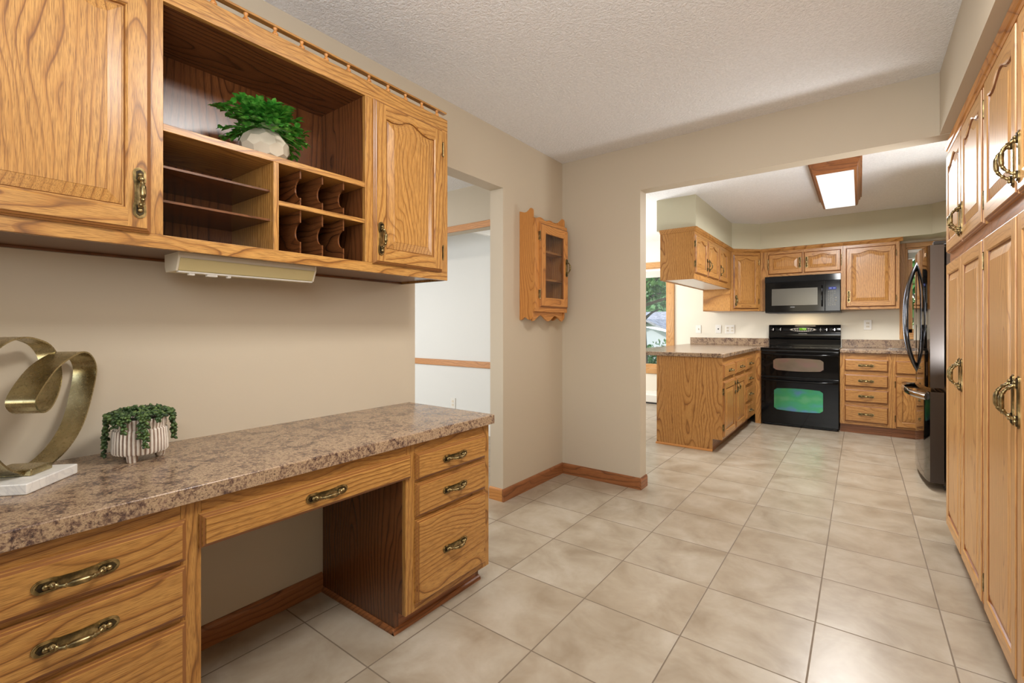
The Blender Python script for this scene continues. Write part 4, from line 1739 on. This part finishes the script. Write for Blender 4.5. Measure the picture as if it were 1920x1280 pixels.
RIB = []   # filled from the traced loop: (s, z, u) with z above the desk top
RIB = [(0.0568, 0.0389, 0.05, 0.055), (0.0738, 0.0295, 0.05, 0.055), (0.1373, 0.0291, 0.05, 0.055), (0.2133, 0.0577, 0.05, 0.055), (0.2753, 0.1159, 0.05, 0.055), (0.3148, 0.2009, 0.05, 0.058), (0.3319, 0.267, 0.05, 0.06), (0.3117, 0.3067, 0.05, 0.062), (0.2753, 0.3213, 0.05, 0.064), (0.2242, 0.3082, 0.05, 0.066), (0.1716, 0.2812, 0.05, 0.066), (0.1278, 0.241, 0.05, 0.066), (0.1024, 0.2083, 0.05, 0.064), (0.1086, 0.1857, 0.052, 0.062), (0.1369, 0.1717, 0.056, 0.06), (0.1753, 0.1822, 0.062, 0.058), (0.2133, 0.2192, 0.07, 0.055), (0.2456, 0.2593, 0.085, 0.052), (0.2658, 0.3062, 0.105, 0.05), (0.2568, 0.3411, 0.118, 0.05), (0.2191, 0.3582, 0.12, 0.05), (0.1642, 0.366, 0.115, 0.05), (0.0906, 0.3563, 0.1, 0.05), (0.0333, 0.3278, 0.09, 0.05), (-0.0078, 0.2782, 0.08, 0.052), (-0.0299, 0.2197, 0.07, 0.055), (-0.0327, 0.1561, 0.06, 0.055), (-0.0194, 0.1042, 0.05, 0.055), (0.0204, 0.0584, 0.05, 0.055), (0.0568, 0.0362, 0.05, 0.055)]


def catmull(P, n=6):
    out = []
    for i in range(len(P) - 1):
        p0, p1, p2, p3 = P[max(i - 1, 0)], P[i], P[i + 1], P[min(i + 2, len(P) - 1)]
        for k in range(n):
            q = k / n
            out.append(tuple(0.5 * ((2 * b_) + (-a_ + c_) * q + (2 * a_ - 5 * b_ + 4 * c_ - d_) * q * q + (-a_ + 3 * b_ - 3 * c_ + d_) * q ** 3)
                             for a_, b_, c_, d_ in zip(p0, p1, p2, p3)))
    out.append(P[-1])
    return out


if RIB:
    pts = catmull(RIB, 6)
    b = MB()
    th = 0.0022
    n = len(pts)
    vs, fs = [], []
    for i in range(n):
        s, z, u, wd = pts[i]
        pa, pb = pts[max(i - 1, 0)], pts[min(i + 1, n - 1)]
        tx, tz = pb[0] - pa[0], pb[1] - pa[1]
        l = math.hypot(tx, tz) or 1
        nx, nz = -tz / l, tx / l
        for uu, sg in ((u, 1), (u + wd, 1), (u + wd, -1), (u, -1)):
            vs.append(dirp(s + nx * th * sg, uu, z + nz * th * sg))
    for i in range(n - 1):
        for j in range(4):
            q = (j + 1) % 4
            fs.append((i * 4 + j, i * 4 + q, (i + 1) * 4 + q, (i + 1) * 4 + j))
    fs += [(3, 2, 1, 0), tuple(range(4 * n - 4, 4 * n))]
    b.add(vs, fs)
    b.build('ribbon', [M['gold']], t, smooth=40)

# ================================================================== SUCCULENT IN RIBBED POT
t = thing('trailing_succulent', 'trailing green succulent in a white ribbed footed pot on the desk', 'potted plant', (0.166, -2.748, 0.762), 0)
b = MB()
NF = 228


def flute(a, k):
    return 1.0 - 0.05 * (0.5 - 0.5 * math.cos(a * 38)) ** 0.8 if 1 <= k <= 7 else 1.0


b.lathe([(0.047, 0.022), (0.064, 0.022), (0.068, 0.027), (0.068, 0.060), (0.066, 0.091), (0.062, 0.094), (0.062, 0.097), (0.063, 0.100), (0.063, 0.122), (0.060, 0.124), (0.056, 0.122), (0.055, 0.105)],
        (0, 0, 0), NF, 0, 'z', flute)
pot = b.build('pot', [M['ribpot']], t, smooth=40)
for k in range(3):
    a = R(-38 + 120 * k)
    b = MB()
    b.lathe([(0.0100, 0.0), (0.0125, 0.004), (0.0150, 0.0235)], (0.047 * math.cos(a), 0.047 * math.sin(a), 0), 14)
    b.build('foot', [M['ribpot']], pot, smooth=40)
b = MB()
b.lathe([(0.056, 0.106), (0.056, 0.116)], (0, 0, 0), 24)
b.build('moss', [M['soil']], t)
b = MB()
rs = random.Random(11)


def bead(b, p, d, s):
    q = Vector(d).to_track_quat('Z', 'X').to_matrix()
    b.ball(p, s * 0.54, s * 0.54, s, 6, 0, q)


def strand(b, a, r0, r1, drop, h0):
    n = 30
    pts = []
    L = 0
    for k in range(n + 1):
        u = k / n
        if u < 0.4:
            w_ = u / 0.4
            r_ = r0 + (r1 - r0) * w_
            z_ = h0 + 0.022 * math.sin(PI * (0.25 + 0.5 * w_))
        else:
            w_ = (u - 0.4) / 0.6
            r_ = r1 + 0.007 * math.sin(w_ * PI * 0.6)
            z_ = h0 + 0.0155 - drop * w_
        pts.append(Vector((r_ * math.cos(a), r_ * math.sin(a), z_)))
    acc = 0
    last = pts[0]
    i = 0
    for p_ in pts[1:]:
        acc += (p_ - last).length
        d = (p_ - last).normalized()
        last = p_
        if acc > 0.0086:
            acc = 0
            i += 1
            side = Vector((-math.sin(a), math.cos(a), 0)) * (1 if i % 2 else -1)
            out = Vector((math.cos(a), math.sin(a), 0.15))
            for q in (side, out * 0.9 + side * -0.5):
                dd = (q + d * 0.7 + Vector((rs.uniform(-.5, .5), rs.uniform(-.5, .5), rs.uniform(-.4, .4)))).normalized()
                bead(b, p_ + dd * 0.0058, dd, 0.0086 + rs.uniform(-.001, .0012))


for k in range(24):
    a = 2 * PI * k / 24 + rs.uniform(-.12, .12)
    drop = rs.choice([0.0, 0.006, 0.012, 0.02, 0.010])
    strand(b, a, rs.uniform(0.02, 0.045), 0.070, drop, 0.122)
for a_, dr in ((R(-92), 0.085), (R(-101), 0.112), (R(-112), 0.09), (R(-124), 0.07), (R(-6), 0.088), (R(-14), 0.06), (R(-42), 0.045), (R(66), 0.06), (R(76), 0.082), (R(90), 0.07), (R(-60), 0.03), (R(150), 0.06), (R(200), 0.06)):
    strand(b, a_, 0.035, 0.0725, dr, 0.122)
for k in range(120):
    a = rs.uniform(0, 2 * PI)
    r_ = 0.064 * math.sqrt(rs.random())
    p_ = Vector((r_ * math.cos(a), r_ * math.sin(a), 0.122 + 0.026 * (1 - (r_ / 0.085) ** 2) + rs.uniform(-.004, .012)))
    dd = Vector((rs.uniform(-1, 1), rs.uniform(-1, 1), rs.uniform(.1, 1))).normalized()
    bead(b, p_, dd, 0.0078)
b.build('trailing_stems', [M['succulent']], t, smooth=60, recalc=False)

# ================================================================== LEAFY PLANT IN FACETED POT
t = thing('leafy_plant', 'bushy green plant in a faceted cream pot on the oak display shelf', 'potted plant', (0.225, -2.412, 1.7285), 0)
bm = bmesh.new()
bmesh.ops.create_icosphere(bm, subdivisions=2, radius=1.0)
bm.verts.ensure_lookup_table()
bm.faces.ensure_lookup_table()
b = MB()
rotm = Euler((0.35, 0.2, 0.4)).to_matrix()


def potshape(v):
    v = rotm @ v
    r_ = 0.079
    z = v.z * 0.066 + 0.052
    z = max(0.0, min(0.112, z))
    return (v.x * r_, v.y * r_, z)


for v in bm.verts:
    n0 = v.normal
    cs = [f.calc_center_median().normalized() for f in v.link_faces]
    ref = (cs[0] - v.co * cs[0].dot(v.co)).normalized()
    bi = v.co.normalized().cross(ref)
    cs.sort(key=lambda c: math.atan2((c).dot(bi), (c).dot(ref)))
    ps = [potshape(c) for c in cs]
    cen = Vector((0, 0, 0))
    for p_ in ps:
        cen += Vector(p_)
    cen /= len(ps)
    rim_in = [tuple(Vector(p_) * 0.985 + cen * 0.015) for p_ in ps]
    c_in = tuple(cen - Vector((cen.x, cen.y, cen.z - 0.05)).normalized() * 0.0005)
    b.add(ps + [c_in], [(i, (i + 1) % len(ps), len(ps)) for i in range(len(ps))])
bm.free()
b.build('pot', [M['ceramic']], t, smooth=12, recalc=True)
b = MB()
rs = random.Random(5)


def leaf(b, p, d, up, L, W):
    d = d.normalized()
    s = d.cross(up)
    if s.length < 1e-3:
        s = d.cross(Vector((1, 0, 0)))
    s.normalize()
    n = s.cross(d).normalized()
    pts = [p, p + d * L * .35 + s * W * .5 + n * L * .08, p + d * L * .35 + n * 0.0, p + d * L * .35 - s * W * .5 + n * L * .08,
           p + d * L * .72 + s * W * .38 + n * L * .06, p + d * L * .72 - n * L * .02, p + d * L * .72 - s * W * .38 + n * L * .06, p + d * L - n * L * .10]
    b.add(pts, [(0, 2, 1), (0, 3, 2), (1, 2, 5, 4), (2, 3, 6, 5), (4, 5, 7), (5, 6, 7)])


for k in range(95):
    a = rs.uniform(0, 2 * PI)
    el = rs.uniform(-0.28, 1.45)
    dirv = Vector((math.cos(a) * math.cos(el), math.sin(a) * math.cos(el), math.sin(el)))
    ln = rs.uniform(0.075, 0.115) * (1.05 if el < 0.6 else 0.92)
    base = Vector((rs.uniform(-.02, .02), rs.uniform(-.02, .02), 0.105))
    if dirv.x < 0:
        dirv.x *= 0.75
    tip = base + Vector((dirv.x * ln * 1.12, dirv.y * ln * 1.22, dirv.z * ln * 0.88))
    if el < 0.2:
        tip.z -= 0.012
    mid_ = (base + tip) / 2 + Vector((0, 0, 0.022))
    pth = []
    for q in range(7):
        u = q / 6
        pth.append(base * (1 - u) ** 2 + mid_ * 2 * u * (1 - u) + tip * u * u)
    b.tube(pth, 0.0011, 4)
    for q in range(2, 7):
        dd = (pth[min(q + 1, 6)] - pth[q - 1]).normalized()
        for sgn in (1, -1):
            sd = dd.cross(Vector((0, 0, 1)))
            if sd.length < .1:
                sd = Vector((1, 0, 0))
            sd.normalize()
            ld = dd * rs.uniform(.3, .9) + sd * sgn * rs.uniform(.5, 1.0) + Vector((0, 0, rs.uniform(-.2, .5)))
            leaf(b, pth[q], ld, Vector((rs.uniform(-.3, .3), rs.uniform(-.3, .3), 1)), rs.uniform(.028, .038), rs.uniform(.018, .025))
    leaf(b, pth[6], dd, Vector((0, 0, 1)), 0.03, 0.017)
b.build('foliage', [M['leaf']], t, smooth=50, recalc=False)
b = MB()
b.lathe([(0.035, 0.100), (0.035, 0.109)], (0, 0, 0), 18)
b.build('moss', [M['soil']], t)

# ================================================================== OUTDOORS
GZ = -2.2
b = MB()
b.box(-60, 60, 4.5, 90, GZ - 0.2, GZ)
o = b.build('lawn', M['grass'], None)
o['kind'] = 'structure'


def tree(label, x, y, zc, rx, rz, nleaf, ls, mat, trunk, seed, group=None):
    rs = random.Random(seed)
    t = thing('tree', label, 'tree', (x, y, GZ), 0, 'trees outside the windows')
    b = MB()
    top = zc - GZ
    b.tube([(0, 0, -0.1), (0.05, 0, top * .4), (-0.08, 0.05, top * .8), (0, 0, top + rz * .4)], [trunk, trunk * .8, trunk * .6, trunk * .25], 8)
    for k in range(6):
        a = rs.uniform(0, 2 * PI)
        h0 = top * rs.uniform(.55, .9)
        b.tube([(0, 0, h0), (rx * .35 * math.cos(a), rx * .35 * math.sin(a), h0 + rz * .25), (rx * .7 * math.cos(a), rx * .7 * math.sin(a), h0 + rz * .4)],
               [trunk * .4, trunk * .25, trunk * .1], 5)
    b.build('trunk', [M['bark']], t, smooth=60)
    f = MB()
    clumps = []
    for k in range(26):
        while True:
            v = Vector((rs.uniform(-1, 1), rs.uniform(-1, 1), rs.uniform(-1, 1)))
            if v.length < 1:
                break
        clumps.append((Vector((v.x * rx, v.y * rx, top + v.z * rz)), rs.uniform(.28, .45)))
    for k in range(nleaf):
        c, cr = rs.choice(clumps)
        v = Vector((rs.gauss(0, 1), rs.gauss(0, 1), rs.gauss(0, 1))).normalized() * cr * rs.uniform(.75, 1.05)
        p_ = c + Vector((v.x * rx, v.y * rx, v.z * rz))
        d = (v.normalized() + Vector((rs.uniform(-.8, .8), rs.uniform(-.8, .8), rs.uniform(-.8, .4)))).normalized()
        s_ = d.cross(Vector((rs.uniform(-1, 1), rs.uniform(-1, 1), rs.uniform(-1, 1)))).normalized()
        l_ = ls * rs.uniform(.7, 1.3)
        f.add([p_, p_ + d * l_ * .5 + s_ * l_ * .3, p_ + d * l_, p_ + d * l_ * .5 - s_ * l_ * .3], [(0, 1, 2, 3)])
    f.build('foliage', [mat], t, smooth=0, recalc=False)
    return t


def outdir(pxl, y):
    """ground x for an image column at distance y"""
    q = (pxl - 960) / 872.54
    c, s = math.cos(.6423), math.sin(.6423)
    return 1.894 + (c * q - s) / (s * q + c) * (y + 3.198)


tree('large leafy tree with a branch hanging in front of the dining window', outdir(1205, 11.5), 11.5, 3.45, 2.6, 1.05, 7000, .17, M['treeleaf'], .16, 3)
tree('round dense tree standing behind the grey roofed house, left one', outdir(1212, 38), 38, 2.7, 3.4, 1.8, 6000, .42, M['treeleaf2'], .3, 4)
tree('round dense tree behind the grey roofed house, right one', outdir(1262, 50), 50, 2.6, 4.2, 2.3, 6000, .5, M['treeleaf2'], .3, 5)
tree('leafy tree outside the sink window', 3.4, 14.0, 1.9, 2.4, 2.6, 6000, .24, M['treeleaf'], .2, 6)
tree('low leafy shrub tree at the lawn edge seen over the peninsula counter', outdir(1250, 14.5), 14.5, -0.5, 1.1, 1.0, 4500, .14, M['treeleaf'], .08, 8)
tree('bushy shrub by the green fence outside the dining window', outdir(1225, 10.0), 10.0, -1.3, 1.2, 0.55, 4000, .11, M['treeleaf'], .06, 9)


def house(name, label, xc, y0, y1, hw, eave, ridge, along):
    t = thing(name, label, 'house', (xc, y0, GZ), 0)
    e, r_ = eave - GZ, ridge - GZ
    L = y1 - y0
    b = MB()
    if along == 'x':
        b.box(-hw, hw, 0, L, 0, e)
        b.prism([(0.02, e), (L - 0.02, e), (L / 2, r_ - .05)], 'x', -hw, hw)
    else:
        b.box(-hw, hw, 0, L, 0, e)
        b.prism([(-hw, e), (hw, e), (0, r_ - .05)], 'y', 0, L)
    b.build('wall', [M['siding']], t, smooth=0)
    b = MB()
    o_ = 0.4
    if along == 'x':
        b.prism([(-o_, e - .12), (L / 2, r_), (L / 2, r_ + .12), (-o_, e)], 'x', -hw - o_, hw + o_)
        b.prism([(L + o_, e - .12), (L / 2, r_), (L / 2, r_ + .12), (L + o_, e)], 'x', -hw - o_, hw + o_)
    else:
        b.prism([(-hw - o_, e - .12), (0, r_), (0, r_ + .12), (-hw - o_, e)], 'y', -o_, L + o_)
        b.prism([(hw + o_, e - .12), (0, r_), (0, r_ + .12), (hw + o_, e)], 'y', -o_, L + o_)
    b.build('roof', [M['roof']], t, smooth=0)
    b = MB()
    b.box(-hw * .55, -hw * .15, -0.03, 0.02, e * .45, e * .85)
    b.build('window', [M['shutter']], t)
    return t


house('house', 'house with a wide grey shingle roof seen through the dining window', outdir(1228, 27), 27, 34, 7.0, 0.85, 2.15, 'x')
house('garage', 'small white gabled garage in front of the grey roofed house', outdir(1216, 19), 19, 23, 1.25, 0.70, 1.42, 'y')
t = thing('garden_fence', 'green board fence at the lawn edge outside the dining window', 'fence', (outdir(1212, 16.6) - 1.6, 16.6, GZ), 0)
b = MB()
b.box(0, 2.4, 0, 0.03, 0.05, 1.75)
b.build('board_panel', [M['fence']], t)
b = MB()
for q in (0.0, 1.2, 2.32):
    b.box(q, q + .08, 0.03, 0.10, 0, 1.85)
b.build('post', [M['fence']], t)
